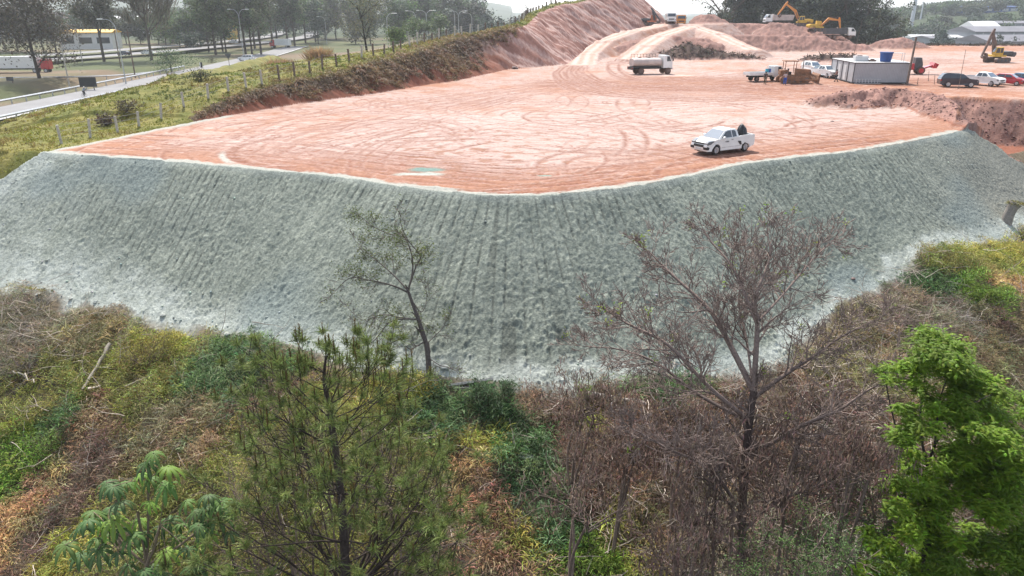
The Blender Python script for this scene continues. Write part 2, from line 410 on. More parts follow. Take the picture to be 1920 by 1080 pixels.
def samp(M, x, y):
    fx = (x-GX0)/GS; fy = (y-GY0)/GS; ix = np.clip(fx.astype(int), 0, GNX-2); iy = np.clip(fy.astype(int), 0, GNY-2)
    a = np.clip(fx-ix, 0, 1); b = np.clip(fy-iy, 0, 1); ok = (fx > 0) & (fx < GNX-1) & (fy > 0) & (fy < GNY-1)
    v = (M[ix, iy]*(1-a)+M[ix+1, iy]*a)*(1-b)+(M[ix, iy+1]*(1-a)+M[ix+1, iy+1]*a)*b
    return np.where(ok, v, 0)

# ------------------------------------------------------------ the land as one sheet, cut into its kinds of ground
def ystep():
    y = 9.; out = [y]
    while y < 4500:
        if y < 26: s = .3
        elif y < 32: s = .12
        elif y < 62: s = .062
        elif y < 80: s = .12
        elif y < 130: s = .26
        elif y < 255: s = .42
        else: s = y*.02
        y += s; out.append(y)
    return np.array(out)
RYs = ystep()
AZ = np.r_[np.linspace(-1.9, -.76, 26)[:-1], np.linspace(-.76, .76, 1080), np.linspace(.76, 1.9, 26)[1:]]
yy, aa = np.meshgrid(RYs, AZ, indexing='ij'); xx = aa*yy
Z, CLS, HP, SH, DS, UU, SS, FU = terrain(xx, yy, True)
tv = samp(trk, xx, yy); lv = samp(lite, xx, yy)
flat = (CLS == 1) & (HP < .3)
chat = vn(xx*5, yy*5, 71)
Z = Z-np.where(CLS == 1, (tv*.10-lv*.05-(vn(xx*9, yy*9, 72)-.5)*.03-fbm(xx*.8, yy*.8, 2, 73)*.03)*(1-np.clip(HP, 0, 1)), 0)
print('grid', Z.shape)
n1 = fbm(xx*.07, yy*.07, 4, 81); n2 = fbm(xx*.6, yy*.6, 4, 82); n3 = fbm(xx*2.2, yy*2.2, 3, 83)
def lerp(a, b, t): return np.asarray(a)*(1-t[..., None])+np.asarray(b)*t[..., None]
def C3(h):  # srgb hex -> linear
    v = [int(h[i:i+2], 16)/255 for i in (0, 2, 4)]; return np.array([x/12.92 if x <= .04045 else ((x+.055)/1.055)**2.4 for x in v])
# earth
pale = np.array([.70, .55, .485]); org = np.array([.47, .225, .135]); dark = np.array([.26, .10, .06]); pink = np.array([.58, .425, .37]); heapc = np.array([.34, .19, .155])
blob = np.zeros_like(xx)
for px, py, r, v in ((900, 245, 13, 1.), (600, 262, 10, .9), (1150, 225, 14, .8), (1600, 225, 10, .8), (1450, 112, 45, .5), (1250, 300, 6, .3), (760, 300, 7, .5)):
    c = g2(px, py); blob = np.maximum(blob, v*np.exp(-((xx-c[0])**2+((yy-c[1]))**2)/(2*r*r)*1.0))
dR = DS
rimb = sst(9, 2, dR)*sst(-.6, .4, n1+.35)
E = lerp(pale*.93, pink, np.clip(.5+n1+n2*.3, 0, 1)); E = lerp(org, E, np.clip(blob*1.1+.30+n1*1.3+n2*.7, 0, 1))
E = lerp(E, org*.97, np.clip(rimb*.95, 0, 1))
n5_ = fbm(xx*.3, yy*1.5, 3, 92); band = sst(.2, .85, 1-np.abs(yy-107-(xx-25)*.03)/20)*sst(-2, 12, xx)*sst(80, 60, xx)
E = lerp(E, org*.88, np.clip(band*(.7+n2*.8+n5_*.5), 0, 1)); E = lerp(E, dark*1.15, np.clip(band*(fbm(xx*.10, yy*1.3, 3, 93)-.12)*4.5, 0, .85))
E = lerp(E, dark*1.1, np.clip(tv*(.85+1.0*chat), 0, .95)); E = lerp(E, pale*1.12, np.clip(lv*1.1*chat, 0, .75))
n4 = fbm(xx*1.2+9, yy*2.6, 3, 88); n5 = fbm(xx*3.2, yy*3.2, 3, 89); E = lerp(E, dark*1.15, np.clip((np.abs(n3)*2+n2*1.2+n5*1.1-1.35)*2.2, 0, .6)); E = lerp(E, dark*1.4, np.clip((n5-.36)*4*(.6+n2), 0, .45)); E = lerp(E, org*.8, np.clip((n4*(.5+n1)-.12)*3, 0, .75)); E = lerp(E, pale*1.2, np.clip((-n4*(.6-n1)-.2)*1.5, 0, .35))
hc = lerp(heapc*.8, heapc*1.35, np.clip(.5+n2+n3*.6, 0, 1))
dd = lerp(np.array([.06, .04, .033]), np.array([.16, .10, .08]), np.clip(.5+n2, 0, 1))
E = lerp(E, hc, np.clip(HP, 0, 1)); E = lerp(E, dd, np.clip(HP-1, 0, 1))
tf = sst(.75, .35, HP)*sst(.2, .36, HP)*((xx > 36) & (yy < 100)); E = lerp(E, dark*1.25, np.clip(tf, 0, 1))
# ramps in pale dusty earth
for i in (1, 2, 3):
    P = feats[i][0]; dmin, uu_ = poly_d(xx, yy, [p[:2] for p in P]); m = sst(feats[i][1]+.6, feats[i][1]-1, dmin+n2*.6)*(yy < 215)
    ruts = .5+.5*np.cos(dmin*3.1); E = lerp(E, lerp(pale*1.15, org*1.1, np.clip(ruts*.5+n3*.3+.1, 0, 1)), np.clip(m*.95, 0, 1))
# pale gouged face under the hill crest
# overspray along the rim and patches of spray on the earth
spray = np.array([.52, .54, .48]); green = np.array([.20, .31, .27])
m = sst(.8, .4, dR+n2*.5+n3*.3+n1*.3)*(CLS == 1)*(xx < CR[0]-1)*(xx > CL[0]-3); E = lerp(E, spray*.95, m*.9)
dL, _ = poly_d(xx, yy, [CL, FOOT[1], FOOT[2]]); m = sst(1.3, .4, dL+n2*.4)*(yy < 78); E = lerp(E, spray*.955, m*.85)
for (px, py, rx, ry, cc) in ((800, 318, 1.25, .8, green), (790, 326, 1.5, .5, spray), (1021, 329, .55, .35, green*1.4), (1330, 262, .0, .0, spray)):
    if rx:
        c = g2(px, py); m = sst(1.25, .7, np.hypot((xx-c[0])/rx, (yy-c[1])/ry)+n2*.35); E = lerp(E, cc, m)
c = g2(640, 290); rr = np.hypot(xx-c[0]+1-.4, yy-c[1]-3); ang = np.arctan2(yy-c[1]-3, xx-c[0]+1)
m = sst(.9, .2, np.abs(rr-8.6)*2.2+n2*.5)*sst(.42, .15, np.abs(ang+2.62)); E = lerp(E, np.array([.56, .56, .5]), m*.85)
c = g2(1262, 141); m = sst(1.2, .5, np.hypot((xx-c[0])/5, (yy-c[1])/2.2)+n2*.4); E = lerp(E, np.array([.8, .58, .5]), m*.8)
# sprayed face
ga = np.array([.265, .298, .248]); gb = np.array([.43, .465, .385]); gc = np.array([.60, .64, .575]); gg = np.array([.33, .325, .275])
sx = sst(25, 45, xx)
G = lerp(ga, gb, np.clip(.42+n2*.3+n3*.35+fbm(xx*7, yy*7, 2, 84)*.9+n1*.4, 0, 1)); G = lerp(G, np.array([.115, .125, .105]), np.clip(FU*.75, 0, .65)); G = lerp(G, gg, np.clip(sx*(.75+n1), 0, 1)*.85)  # shade of the bucket furrows put into the colour through FU
G = lerp(G, gc, np.clip(sst(np.interp(xx, [-30, -12, 5], [1.6, 1.3, .7]), .2, SH+n2*.5)*(.85+.7*n3)+sst(.5, .0, DS)*.4, 0, 1))
G = lerp(G, np.array([.30, .36, .345]), np.clip(sst(.2, .7, fbm(UU*.12, DS*.3, 2, 91))*.6, 0, 1))
# hillside soil
S_ = lerp(np.array([.10, .075, .05]), np.array([.19, .15, .10]), np.clip(.5+n2+n3*.5, 0, 1))
S_ = lerp(S_, gc*.85, sst(.7, -.1, -SH+.25+n2*.5))
# verge
Vg = lerp(np.array([.13, .14, .03]), np.array([.24, .21, .06]), np.clip(.5+n2, 0, 1))
# bank
hb = bank_h(yy); low_ = sst(.75, .35, SS/np.maximum(hb/.95, .1)+n2*.2+n1*.25)
B = lerp(np.array([.085, .06, .035]), np.array([.15, .10, .055]), np.clip(.5+n2, 0, 1)); red = np.array([.25, .085, .05])
st = np.clip(.5+fbm(yy*2.5+SS*1.2, SS*.25, 3, 95), 0, 1)
B = lerp(B, lerp(red*.8, red*1.5, st), low_*.9)
cutf = sst(128, 140, yy+n1*6)
fc = lerp(np.array([.36, .17, .13]), np.array([.66, .45, .39]), np.clip(fbm(yy*1.3+SS*1.4, SS*.12, 3, 97)*2.4+.3, 0, 1))
B = lerp(B, fc, np.clip(cutf, 0, 1))
# plain and far land
Pn = lerp(np.array([.12, .14, .055]), np.array([.26, .19, .12]), np.clip(.45+fbm(xx*.02, yy*.05, 3, 98)*1.6, 0, 1))
Pn = lerp(Pn, np.array([.06, .085, .035]), sst(330, 520, np.hypot(xx, yy)))
KX = .62
G = G*KX; E = E*KX; S_ = S_*.8; Vg = Vg*.8; B = B*KX; Pn = Pn*KX
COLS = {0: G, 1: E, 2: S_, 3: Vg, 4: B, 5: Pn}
VV = np.stack([xx, yy, Z], -1).reshape(-1, 3)
nr, nc = Z.shape; idx = np.arange(nr*nc).reshape(nr, nc)
quad = np.stack([idx[:-1, :-1], idx[:-1, 1:], idx[1:, 1:], idx[1:, :-1]], -1).reshape(-1, 4)
fcl = CLS[:-1, :-1].ravel()
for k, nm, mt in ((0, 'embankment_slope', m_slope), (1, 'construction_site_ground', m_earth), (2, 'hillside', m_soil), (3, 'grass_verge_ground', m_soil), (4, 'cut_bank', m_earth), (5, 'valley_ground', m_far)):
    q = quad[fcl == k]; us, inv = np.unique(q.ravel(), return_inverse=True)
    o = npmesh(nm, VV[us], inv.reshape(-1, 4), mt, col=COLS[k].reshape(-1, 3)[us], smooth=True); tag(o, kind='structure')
# ------------------------------------------------------------ roads
m_road = PM('asphalt', (.20, .195, .195), .9, 0, .08, .2); m_line = PM('road_paint', (.75, .75, .72), .7)
def strip(name, P, wd, z, mat, n=40, kind='structure'):
    C = np.array(smooth_line(P, n)); T = np.gradient(C, axis=0); T /= np.linalg.norm(T, axis=1)[:, None]; N = np.c_[-T[:, 1], T[:, 0]]
    zz = np.full((len(C), 1), z) if np.isscalar(z) else np.array([[z(*c)] for c in C]); V = np.r_[np.c_[C-N*wd/2, zz], np.c_[C+N*wd/2, zz]]; k = len(C); i = np.arange(k-1)
    o = npmesh(name, V, np.stack([i, i+1, i+1+k, i+k], -1), mat); tag(o, kind=kind); return o
ROADA = [(-76, 60), (-76.5, 110), (-77.5, 150), (-80, 200), (-84, 260), (-92, 330)]
ROADB = [(-152, 160), (-140, 215), (-128, 260), (-118, 320), (-112, 380), (-118, 450), (-140, 540)]
ROADC = [(-176, 160), (-164, 215), (-150, 260), (-140, 320), (-134, 380), (-140, 450), (-160, 540)]
strip('road', ROADA, 9.5, -4.55, m_road); strip('highway', ROADB, 9, -3.9, m_road); strip('highway_far_lanes', ROADC, 9, -3.85, m_road)
strip('road_edge_line', [(x+4.2, y) for x, y in ROADA], .2, -4.545, m_line)
# ------------------------------------------------------------ shape builder
class MB:
    def __init__(s): s.bm = bmesh.new()
    def box(s, x0, x1, y0, y1, z0, z1, M=None):
        v = [s.bm.verts.new((x, y, z)) for x in (x0, x1) for y in (y0, y1) for z in (z0, z1)]
        for f in ((0, 1, 3, 2), (4, 6, 7, 5), (0, 4, 5, 1), (2, 3, 7, 6), (0, 2, 6, 4), (1, 5, 7, 3)): s.bm.faces.new([v[i] for i in f])
        if M is not None: bmesh.ops.transform(s.bm, matrix=M, verts=v)
        return s
    def prism(s, P, y0, y1, wf=None):
        """profile in x-z, pulled from y0 to y1; wf(x,z) scales the width"""
        wf = wf or (lambda x, z: 1); A = [s.bm.verts.new((x, y0*wf(x, z), z)) for x, z in P]; B = [s.bm.verts.new((x, y1*wf(x, z), z)) for x, z in P]; n = len(P)
        fs = [s.bm.faces.new(A), s.bm.faces.new(B[::-1])]
        for i in range(n): s.bm.faces.new((A[i], B[i], B[(i+1) % n], A[(i+1) % n]))
        bmesh.ops.triangulate(s.bm, faces=fs); return s
    def cyl(s, c, r, h, ax='y', n=16, r2=None):
        r2 = r if r2 is None else r2; V = []
        for k, (rr, d) in enumerate(((r, -h/2), (r2, h/2))):
            row = []
            for i in range(n):
                a = 2*math.pi*i/n; u, v = rr*math.cos(a), rr*math.sin(a)
                o = {'y': (u, d, v), 'x': (d, u, v), 'z': (u, v, d)}[ax]; row.append(s.bm.verts.new((c[0]+o[0], c[1]+o[1], c[2]+o[2])))
            V.append(row)
        for i in range(n): s.bm.faces.new((V[0][i], V[0][(i+1) % n], V[1][(i+1) % n], V[1][i]))
        s.bm.faces.new(V[0]); s.bm.faces.new(V[1]); return s
    def bar(s, a, b, r, n=6, r2=None):
        a, b = Vector(a), Vector(b); d = b-a; L = d.length; M = Matrix.Translation((a+b)/2) @ d.to_track_quat('Z', 'Y').to_matrix().to_4x4(); k = len(s.bm.verts); s.cyl((0, 0, 0), r, L, 'z', n, r2)
        s.bm.verts.ensure_lookup_table(); bmesh.ops.transform(s.bm, matrix=M, verts=s.bm.verts[k:]); return s
    def quad(s, *P): s.bm.faces.new([s.bm.verts.new(p) for p in P]); return s
    def slab(s, P, y, t):                       # thin plate: profile in x-z at y
        return s.prism(P, y, y+t)
    def build(s, name, mat, parent=None, bev=0, smooth=False):
        bmesh.ops.recalc_face_normals(s.bm, faces=s.bm.faces); me = bpy.data.meshes.new(name); s.bm.to_mesh(me); s.bm.free(); me.materials.append(mat)
        if smooth:
            for f in me.polygons: f.use_smooth = True
        o = bpy.data.objects.new(name, me); COL.objects.link(o); o.parent = parent
        if bev: b = o.modifiers.new('bevel', 'BEVEL'); b.width = bev; b.segments = 2; b.limit_method = 'ANGLE'; b.angle_limit = R(35)
        return o
def copy_tree(o, parent=None):
    c = o.copy(); COL.objects.link(c); c.parent = parent
    for ch in list(o.children): copy_tree(ch, c)
    return c
# ------------------------------------------------------------ plants
class Q:                                        # collects quads with a colour per corner
    def __init__(s): s.V, s.F, s.C, s.n = [], [], [], 0
    def add(s, V, Fc, C):
        s.V.append(V); s.F.append(Fc+s.n); s.C.append(C); s.n += len(V)
    def build(s, name, mat, parent=None, smooth=False):
        return npmesh(name, np.concatenate(s.V), np.concatenate(s.F), mat, parent, np.concatenate(s.C), smooth)
def unit(a): return a/(np.linalg.norm(a, axis=-1, keepdims=True)+1e-9)
def rdir(n): return unit(rng.normal(size=(n, 3)))
def jit(c, n, a=.25, h=.08):
    c = np.asarray(c, float); c = np.broadcast_to(c, (n, 3)); return np.clip(c*(1+rng.normal(size=(n, 1))*a)*(1+rng.normal(size=(n, 3))*h), .005, .9)
def leaves(q, P, size, col, asp=.55, up=.35, var=.25):
    n = len(P); a = rdir(n); nn = rdir(n); nn[:, 2] = np.abs(nn[:, 2])+up; nn = unit(nn); a = unit(np.cross(nn, a)); b = np.cross(nn, a)
    s = (size*(1+rng.normal(size=n)*.25))[:, None] if np.ndim(size) == 0 else size[:, None]
    V = np.stack([P-a*s*.5, P+b*s*asp*.5, P+a*s*.5, P-b*s*asp*.5], 1).reshape(-1, 3)
    q.add(V, np.arange(4*n).reshape(n, 4), np.repeat(jit(col, n, var), 4, 0))
def blades(q, P, D, L, W, col, droop=.5, var=.22, tip=.15):
    """curved blade: three sections along D, bending down by droop"""
    n = len(P); D = unit(D); L = np.broadcast_to(L, n)[:, None]*(1+rng.normal(size=(n, 1))*.2); side = unit(np.cross(D, rdir(n)))*W*.5
    dz = np.zeros((n, 3)); dz[:, 2] = -droop
    p1 = P+D*L*.5+dz*L*.18; p2 = P+D*L*.95+dz*L*.7
    V = np.stack([P-side*.7, P+side*.7, p1+side, p1-side, p2+side*tip, p2-side*tip], 1).reshape(-1, 3)
    i = np.arange(n)[:, None]*6; Fc = np.concatenate([i+np.array([0, 1, 2, 3]), i+np.array([3, 2, 4, 5])], 0)
    q.add(V, Fc, np.repeat(jit(col, n, var), 6, 0))
def tubes(q, paths, col, sides=5, var=.12):
    for P, r in paths:
        P = np.asarray(P, float); k = len(P); T = unit(np.gradient(P, axis=0)); ref = np.array([.3, .5, .8]); A = unit(np.cross(T, ref)); B = np.cross(T, A)
        r = np.broadcast_to(r, k) if np.ndim(r) == 0 else np.asarray(r); th = np.arange(sides)*2*np.pi/sides
        V = (P[:, None]+r[:, None, None]*(np.cos(th)[None, :, None]*A[:, None]+np.sin(th)[None, :, None]*B[:, None])).reshape(-1, 3)
        i = np.arange(k-1)[:, None]*sides; j = np.arange(sides); j2 = (j+1) % sides
        Fc = np.stack([i+j, i+j2, i+sides+j2, i+sides+j], -1).reshape(-1, 4)
        q.add(V, Fc, np.broadcast_to(np.asarray(col)*(1+random.gauss(0, var)), (len(V), 3)))
def branch(p, d, L, r, lev, out, tips, ang=38, kids=(3, 4), bend=.16, up=.05, ratio=.62, seg=5, rmin=.004, grav=0):
    P = [np.array(p, float)]; d = np.array(d, float); d /= np.linalg.norm(d); rr = [r]
    for i in range(seg):
        d = d+np.array([random.gauss(0, bend), random.gauss(0, bend), random.gauss(0, bend)+up-grav*i/seg]); d /= np.linalg.norm(d)
        P.append(P[-1]+d*L/seg); rr.append(max(rmin, r*(1-.62*(i+1)/seg)))
    out.append((np.array(P), np.array(rr)))
    if lev <= 0: tips.append((P[-1], d)); return
    n = random.randint(*kids)
    for k in range(n+1):
        f = 1. if k == n else random.uniform(.28, .95); i = min(seg-1, int(f*seg)); t = f*seg-i; q = P[i]*(1-t)+P[i+1]*t if f < 1 else P[-1]
        dd = P[min(i+1, seg)]-P[i]; dd /= np.linalg.norm(dd); ax = np.cross(dd, rdir(1)[0]); ax /= np.linalg.norm(ax); a = R(random.gauss(ang, 9)*(1 if k < n else .35))
        nd = dd*math.cos(a)+ax*math.sin(a)
        branch(q, nd, L*ratio*random.uniform(.75, 1.2), max(rmin, rr[i]*.6), lev-1, out, tips, ang, kids, bend, up, ratio, max(3, seg-1), rmin, grav)
def path(px, Ds, n=6):
    P = smooth_line([pd(a, b, c) for (a, b), c in zip(px, Ds)], n); return np.array(P)
def root_at(q_, base): q_.V = [v-np.asarray(base) for v in q_.V]
def thing(name, base, label, cat, group=None): return empty(name, base, 0, label, cat, group)
def limb_tree(paths, rad0, lev, L, spacing, out, tips, **k):
    """side growth along traced limbs"""
    for P, r0, r1 in paths:
        rr = np.linspace(r0, r1, len(P)); out.append((P, rr)); S = np.r_[0, np.cumsum(np.linalg.norm(np.diff(P, axis=0), axis=1))]; s = S[-1]*.22
        while s < S[-1]:
            i = min(np.searchsorted(S, s), len(P)-1); T = unit(P[i]-P[i-1]); ax = unit(np.cross(T, rdir(1)[0])); a = R(random.gauss(42, 9)); d = T*math.cos(a)+ax*math.sin(a)
            f = 1-.55*s/S[-1]; branch(P[i], d, L*f*random.uniform(.7, 1.25), rr[i]*.55, lev, out, tips, **k); s += spacing*random.uniform(.6, 1.5)
        branch(P[-1], P[-1]-P[-2], L*.45, r1*.9, lev, out, tips, **k)

# ---- large bare tree
b0 = on(1386, 1150)
D0 = 27.0
Dk = lambda *a: [D0+v for v in a]
base = pd(1388, 1140, D0); base[2] = min(base[2], gz(base[0], base[1])+.0)
t = thing('bare_tree', base, 'big leafless spreading tree with reddish grey twigs and few green sprigs at right centre', 'tree')
limbs = [(path([(1388, 1140), (1390, 1000), (1396, 880), (1405, 790), (1413, 733)], Dk(0, 0, 0, 0, 0)), .18, .13),
 (path([(1413, 733), (1353, 617), (1323, 573), (1260, 515), (1215, 470)], Dk(0, .6, 1, 1.6, 2)), .12, .025),
 (path([(1413, 733), (1420, 610), (1416, 560), (1443, 485), (1440, 440)], Dk(0, -.4, -.5, -.3, 0)), .12, .02),
 (path([(1420, 610), (1375, 505), (1335, 455), (1318, 430)], Dk(-.4, .6, 1.3, 1.6)), .06, .018),
 (path([(1424, 600), (1470, 550), (1530, 480), (1562, 452)], Dk(-.4, .8, 1.8, 2.4)), .07, .018),
 (path([(1405, 790), (1327, 723), (1253, 647), (1177, 607), (1123, 573)], Dk(0, -1, -1.6, -2, -2.4)), .10, .02),
 (path([(1405, 790), (1310, 740), (1230, 680), (1160, 655), (1100, 650)], Dk(0, 1, 2, 2.4, 3)), .08, .018),
 (path([(1413, 745), (1480, 697), (1527, 667), (1580, 630), (1650, 596)], Dk(0, .5, 1, 1.3, 1.8)), .10, .02),
 (path([(1398, 860), (1500, 800), (1570, 770), (1640, 725), (1700, 708)], Dk(0, -1, -1.8, -2.4, -3)), .09, .02),
 (path([(1413, 733), (1400, 640), (1385, 560), (1400, 500), (1395, 450)], Dk(0, 1.4, 2.2, 2.6, 3)), .07, .018),
 (path([(1390, 960), (1330, 880), (1250, 840), (1180, 800)], Dk(0, -1.5, -2.6, -3)), .07, .02),
 (path([(1390, 1000), (1460, 940), (1560, 900), (1620, 850)], Dk(0, -1, -2, -3)), .08, .02)]
out, tips = [], []
limb_tree(limbs, 0, 3, 1.3, .25, out, tips, ang=38, kids=(2, 3), bend=.16, up=.06, ratio=.68, seg=4, rmin=.0098)
q = Q(); tubes(q, out[:1], (.095, .07, .06), 7); tubes(q, [o_ for o_ in out[1:]], (.21, .16, .138), 4); root_at(q, base); q.build('trunk', m_bark, t, True)
q = Q(); sel = random.sample(sorted(tips, key=lambda x: -x[0][2])[:len(tips)//3], 42)+random.sample(tips, 30)
for p, d in sel:
    if random.random() < .6: k = 14; leaves(q, p+rng.normal(size=(k, 3))*.11, .12, (.20, .27, .03), .35)
root_at(q, base); q.build('green_sprigs', m_leaf, t)['kind'] = 'stuff'
print('bare', len(out), len(tips))
# ---- slender leaning tree at the toe
base = on(805, 712); D1 = 34.9; dd1 = (base[1]-0)/ray(805, 712)[1]; Dj = lambda *a: [dd1+v for v in a]
t = thing('leaning_tree', base, 'slender leaning tree with thin olive foliage growing at the toe of the sprayed slope', 'tree')
limbs = [(path([(805, 712), (803, 670), (798, 640), (785, 600), (776, 575), (765, 545)], Dj(0, 0, 0, -.1, -.1, -.2)), .16, .075),
 (path([(765, 545), (774, 505), (770, 470), (755, 440), (735, 445 - 5), (700, 425), (675, 405)], Dj(-.2, -.2, -.1, 0, .2, .3, .4)), .05, .015),
 (path([(765, 545), (780, 500), (788, 480), (765, 450), (752, 420), (750, 395)], Dj(-.2, -.5, -.6, -.7, -.8, -.9)), .045, .012),
 (path([(765, 545), (742, 520), (720, 500), (690, 475), (665, 450)], Dj(-.2, .3, .6, .9, 1.2)), .045, .012),
 (path([(765, 548), (735, 535), (690, 525), (655, 522), (620, 555)], Dj(-.2, -.5, -.8, -1, -1.1)), .05, .012),
 (path([(790, 600), (760, 598), (730, 605), (700, 640), (672, 650)], Dj(0, -.6, -1, -1.4, -1.6)), .05, .014),
 (path([(790, 600), (750, 595), (715, 590), (680, 600), (650, 575)], Dj(0, .6, 1, 1.3, 1.5)), .035, .01),
 (path([(797, 640), (780, 650), (770, 655), (760, 648)], Dj(0, -.5, -.7, -.9)), .04, .012),
 (path([(800, 645), (815, 630), (830, 615), (838, 600)], Dj(0, .4, .6, .8)), .03, .01),
 (path([(770, 560), (790, 585), (800, 560), (795, 520)], Dj(-.1, .6, 1, 1.2)), .03, .01),
 (path([(802, 670), (825, 685), (845, 690), (860, 700)], Dj(0, -.6, -1, -1.2)), .025, .008)]
out, tips = [], []
limb_tree(limbs[:1], 0, 0, .8, .9, out, tips, ang=50, kids=(1, 2), rmin=.006, seg=3); limb_tree(limbs[1:], 0, 2, .8, .26, out, tips, ang=42, kids=(2, 3), bend=.22, up=.02, ratio=.62, seg=4, rmin=.0075)
q = Q(); tubes(q, out, (.12, .10, .088), 5); root_at(q, base); q.build('trunk', m_bark, t, True)
q = Q(); cl = [pd(a, b, dd1+random.uniform(-.8, .8)) for a, b in ((680, 407), (690, 425), (730, 450), (645, 480), (655, 495), (730, 490), (745, 480), (708, 500), (786, 485), (790, 470), (770, 510), (740, 590), (730, 580), (755, 585), (805, 585), (700, 505), (650, 520))]
for p, d in tips:
    dm = min(np.linalg.norm(p-c) for c in cl)
    k = 11 if dm < 1.0 else (4 if random.random() < .4 else 0)
    if k: leaves(q, p+rng.normal(size=(k, 3))*.17, .095, (.10, .125, .03), .45)
root_at(q, base); q.build('crown', m_leaf, t)

# ---- pine
Dp = 20.5; base = pd(652, 1120, Dp); base[2] = gz(base[0], base[1])-.1 if gz(base[0], base[1]) < base[2] else base[2]
t = thing('pine_tree', base, 'tall young pine with upright brown shoots on top, in front of the leaning tree', 'tree')
T = path([(652, 1120), (642, 960), (629, 840), (616, 760), (608, 710), (611, 668)], [Dp]*6, 8)
if base[2] < T[0][2]: T = np.vstack([base, T])
out, tuf, cand = [(T, np.linspace(.15, .03, len(T)))], [], []
S = np.r_[0, np.cumsum(np.linalg.norm(np.diff(T, axis=0), axis=1))]; H = S[-1]
s = H*.12; k = 0
while s < H*.985:
    i = np.searchsorted(S, s); p = T[min(i, len(T)-1)]; f = s/H
    for j in range(random.randint(3, 4) if f > .62 else random.randint(1, 3)):
        a = random.uniform(0, 2*math.pi); L = (1-f)**.5*6.4*random.uniform(.6, 1.1)+.35; L = min(L, 3.3)*(1 if f < .93 else .6); el = .25+.6*f**3
        d = np.array([math.cos(a), math.sin(a), el]); o2, tp = [], []
        branch(p, d, L, .045*(1-f)+.016, 2 if random.random() < .4 and L > 1 else 1, o2, tp, ang=40, kids=(2, 3), bend=.09, up=.07, ratio=.42, seg=5, rmin=.009)
        out += o2; tuf += [(x, d_) for x, d_ in tp if np.linalg.norm(x-p) > L*.4]
        if f > .55: cand += tp[:5]
    s += random.uniform(.32, .55)*(1 if f > .5 else 1.7)
q = Q(); tubes(q, out, (.05, .038, .032), 5); root_at(q, base); q.build('trunk', m_bark, t, True)
q = Q(); tuf = [x for x in tuf if random.random() < .95]
for p, d in tuf:
    n = random.randint(50, 80); D_ = unit(rdir(n)+unit(np.array(d))*.55+np.array([0, 0, .25])); g = random.uniform(.8, 1.35)
    blades(q, p+rng.normal(size=(n, 3))*.05-D_*.02, D_, .27, .016, np.array([.14, .175, .05])*g, .12)
root_at(q, base); q.build('needles', m_leaf, t)
q = Q()
for p, d in cand+[(T[-1], None)]:
    L = random.uniform(.22, .5); P = np.array([p, p+[0, 0, L*.5], p+[random.gauss(0, .02), 0, L]]); tubes(q, [(P, [.018, .016, .006])], (.13, .085, .04), 5)
    n = 34; h = rng.random(n)*L; Pn_ = p+np.c_[np.zeros((n, 2)), h]; D_ = rdir(n); D_[:, 2] = np.abs(D_[:, 2])+1.1; blades(q, Pn_, D_, .07, .012, (.16, .115, .04), 0)
root_at(q, base); q.build('shoots', m_leaf, t)
print('pine', len(tuf), len(cand))

# ---- feathery green tree on the right
def feathery(name, base, label, clumps, trunk, col, leaf=.055, n=620, cat='tree', spread=(.62, .2), mat=None, droop=.35):
    t = thing(name, base, label, cat); out = trunk; q = Q(); tubes(q, out, (.05, .042, .035), 5); root_at(q, base); q.build('trunk', m_bark, t, True)
    q = Q()
    for c, r in clumps:
        nf = int(n*(r/.6)**2/5)                    # fronds: each a drooping rib with leaflets on both sides
        g = random.uniform(.7, 1.3); a = rng.random(nf)*2*np.pi; el = rng.normal(size=nf)*.25; st = c+np.c_[rng.normal(size=(nf, 2))*r*spread[0]*.6, rng.normal(size=nf)*r*spread[1]]
        D = np.c_[np.cos(a), np.sin(a), el]; L = .21*(.6+.8*rng.random(nf)); m = 8; tt = np.linspace(.08, 1, m)
        P = st[:, None]+D[:, None]*(L[:, None]*tt)[..., None]; P[..., 2] -= (tt**2)*droop*L[:, None]
        sd = unit(np.cross(D, [0, 0, 1.])); w_ = .042*np.sin(np.pi*np.clip(tt*.85+.12, 0, 1)); X = []
        cc = jit(np.asarray(col)*g, nf, .18)
        for s_ in (-1, 1):
            a0 = P; a1 = P+sd[:, None]*s_*w_[None, :, None]+np.array([0, 0, -.015]); fw = D[:, None]*.014
            V = np.stack([a0-fw, a0+fw, a1+fw*.7, a1-fw*.7], 2).reshape(-1, 3); q.add(V, np.arange(len(V)).reshape(-1, 4), np.repeat(cc, m*4, 0))
    root_at(q, base); q.build('crown', mat or m_leaf, t); return t
Dg = 23.5; gb_ = pd(1735, 1150, Dg); gb_[2] = min(gb_[2], gz(gb_[0], gb_[1]))
tr = [(path([(1735, 1150), (1738, 960), (1740, 880)], [Dg]*3), [.16]*11+[.1]*2), (path([(1740, 880), (1755, 830), (1800, 770), (1860, 740)], [Dg, Dg-.3, Dg-.6, Dg-1]), .05),
      (path([(1740, 880), (1725, 800), (1735, 700), (1740, 650)], [Dg, Dg, Dg+.3, Dg+.5]), .05), (path([(1735, 900), (1690, 830), (1665, 740), (1660, 690)], [Dg, Dg-.3, Dg-.6, Dg-.6]), .04),
      (path([(1745, 870), (1810, 860), (1880, 850), (1940, 830)], [Dg, Dg-.5, Dg-1, Dg-1.2]), .04), (path([(1750, 850), (1765, 740), (1790, 690)], [Dg, Dg+.5, Dg+1]), .035)]
tr = [(P, np.linspace(r[0] if np.ndim(r) else r, .1 if np.ndim(r) else .012, len(P))) for P, r in tr]
cl = []
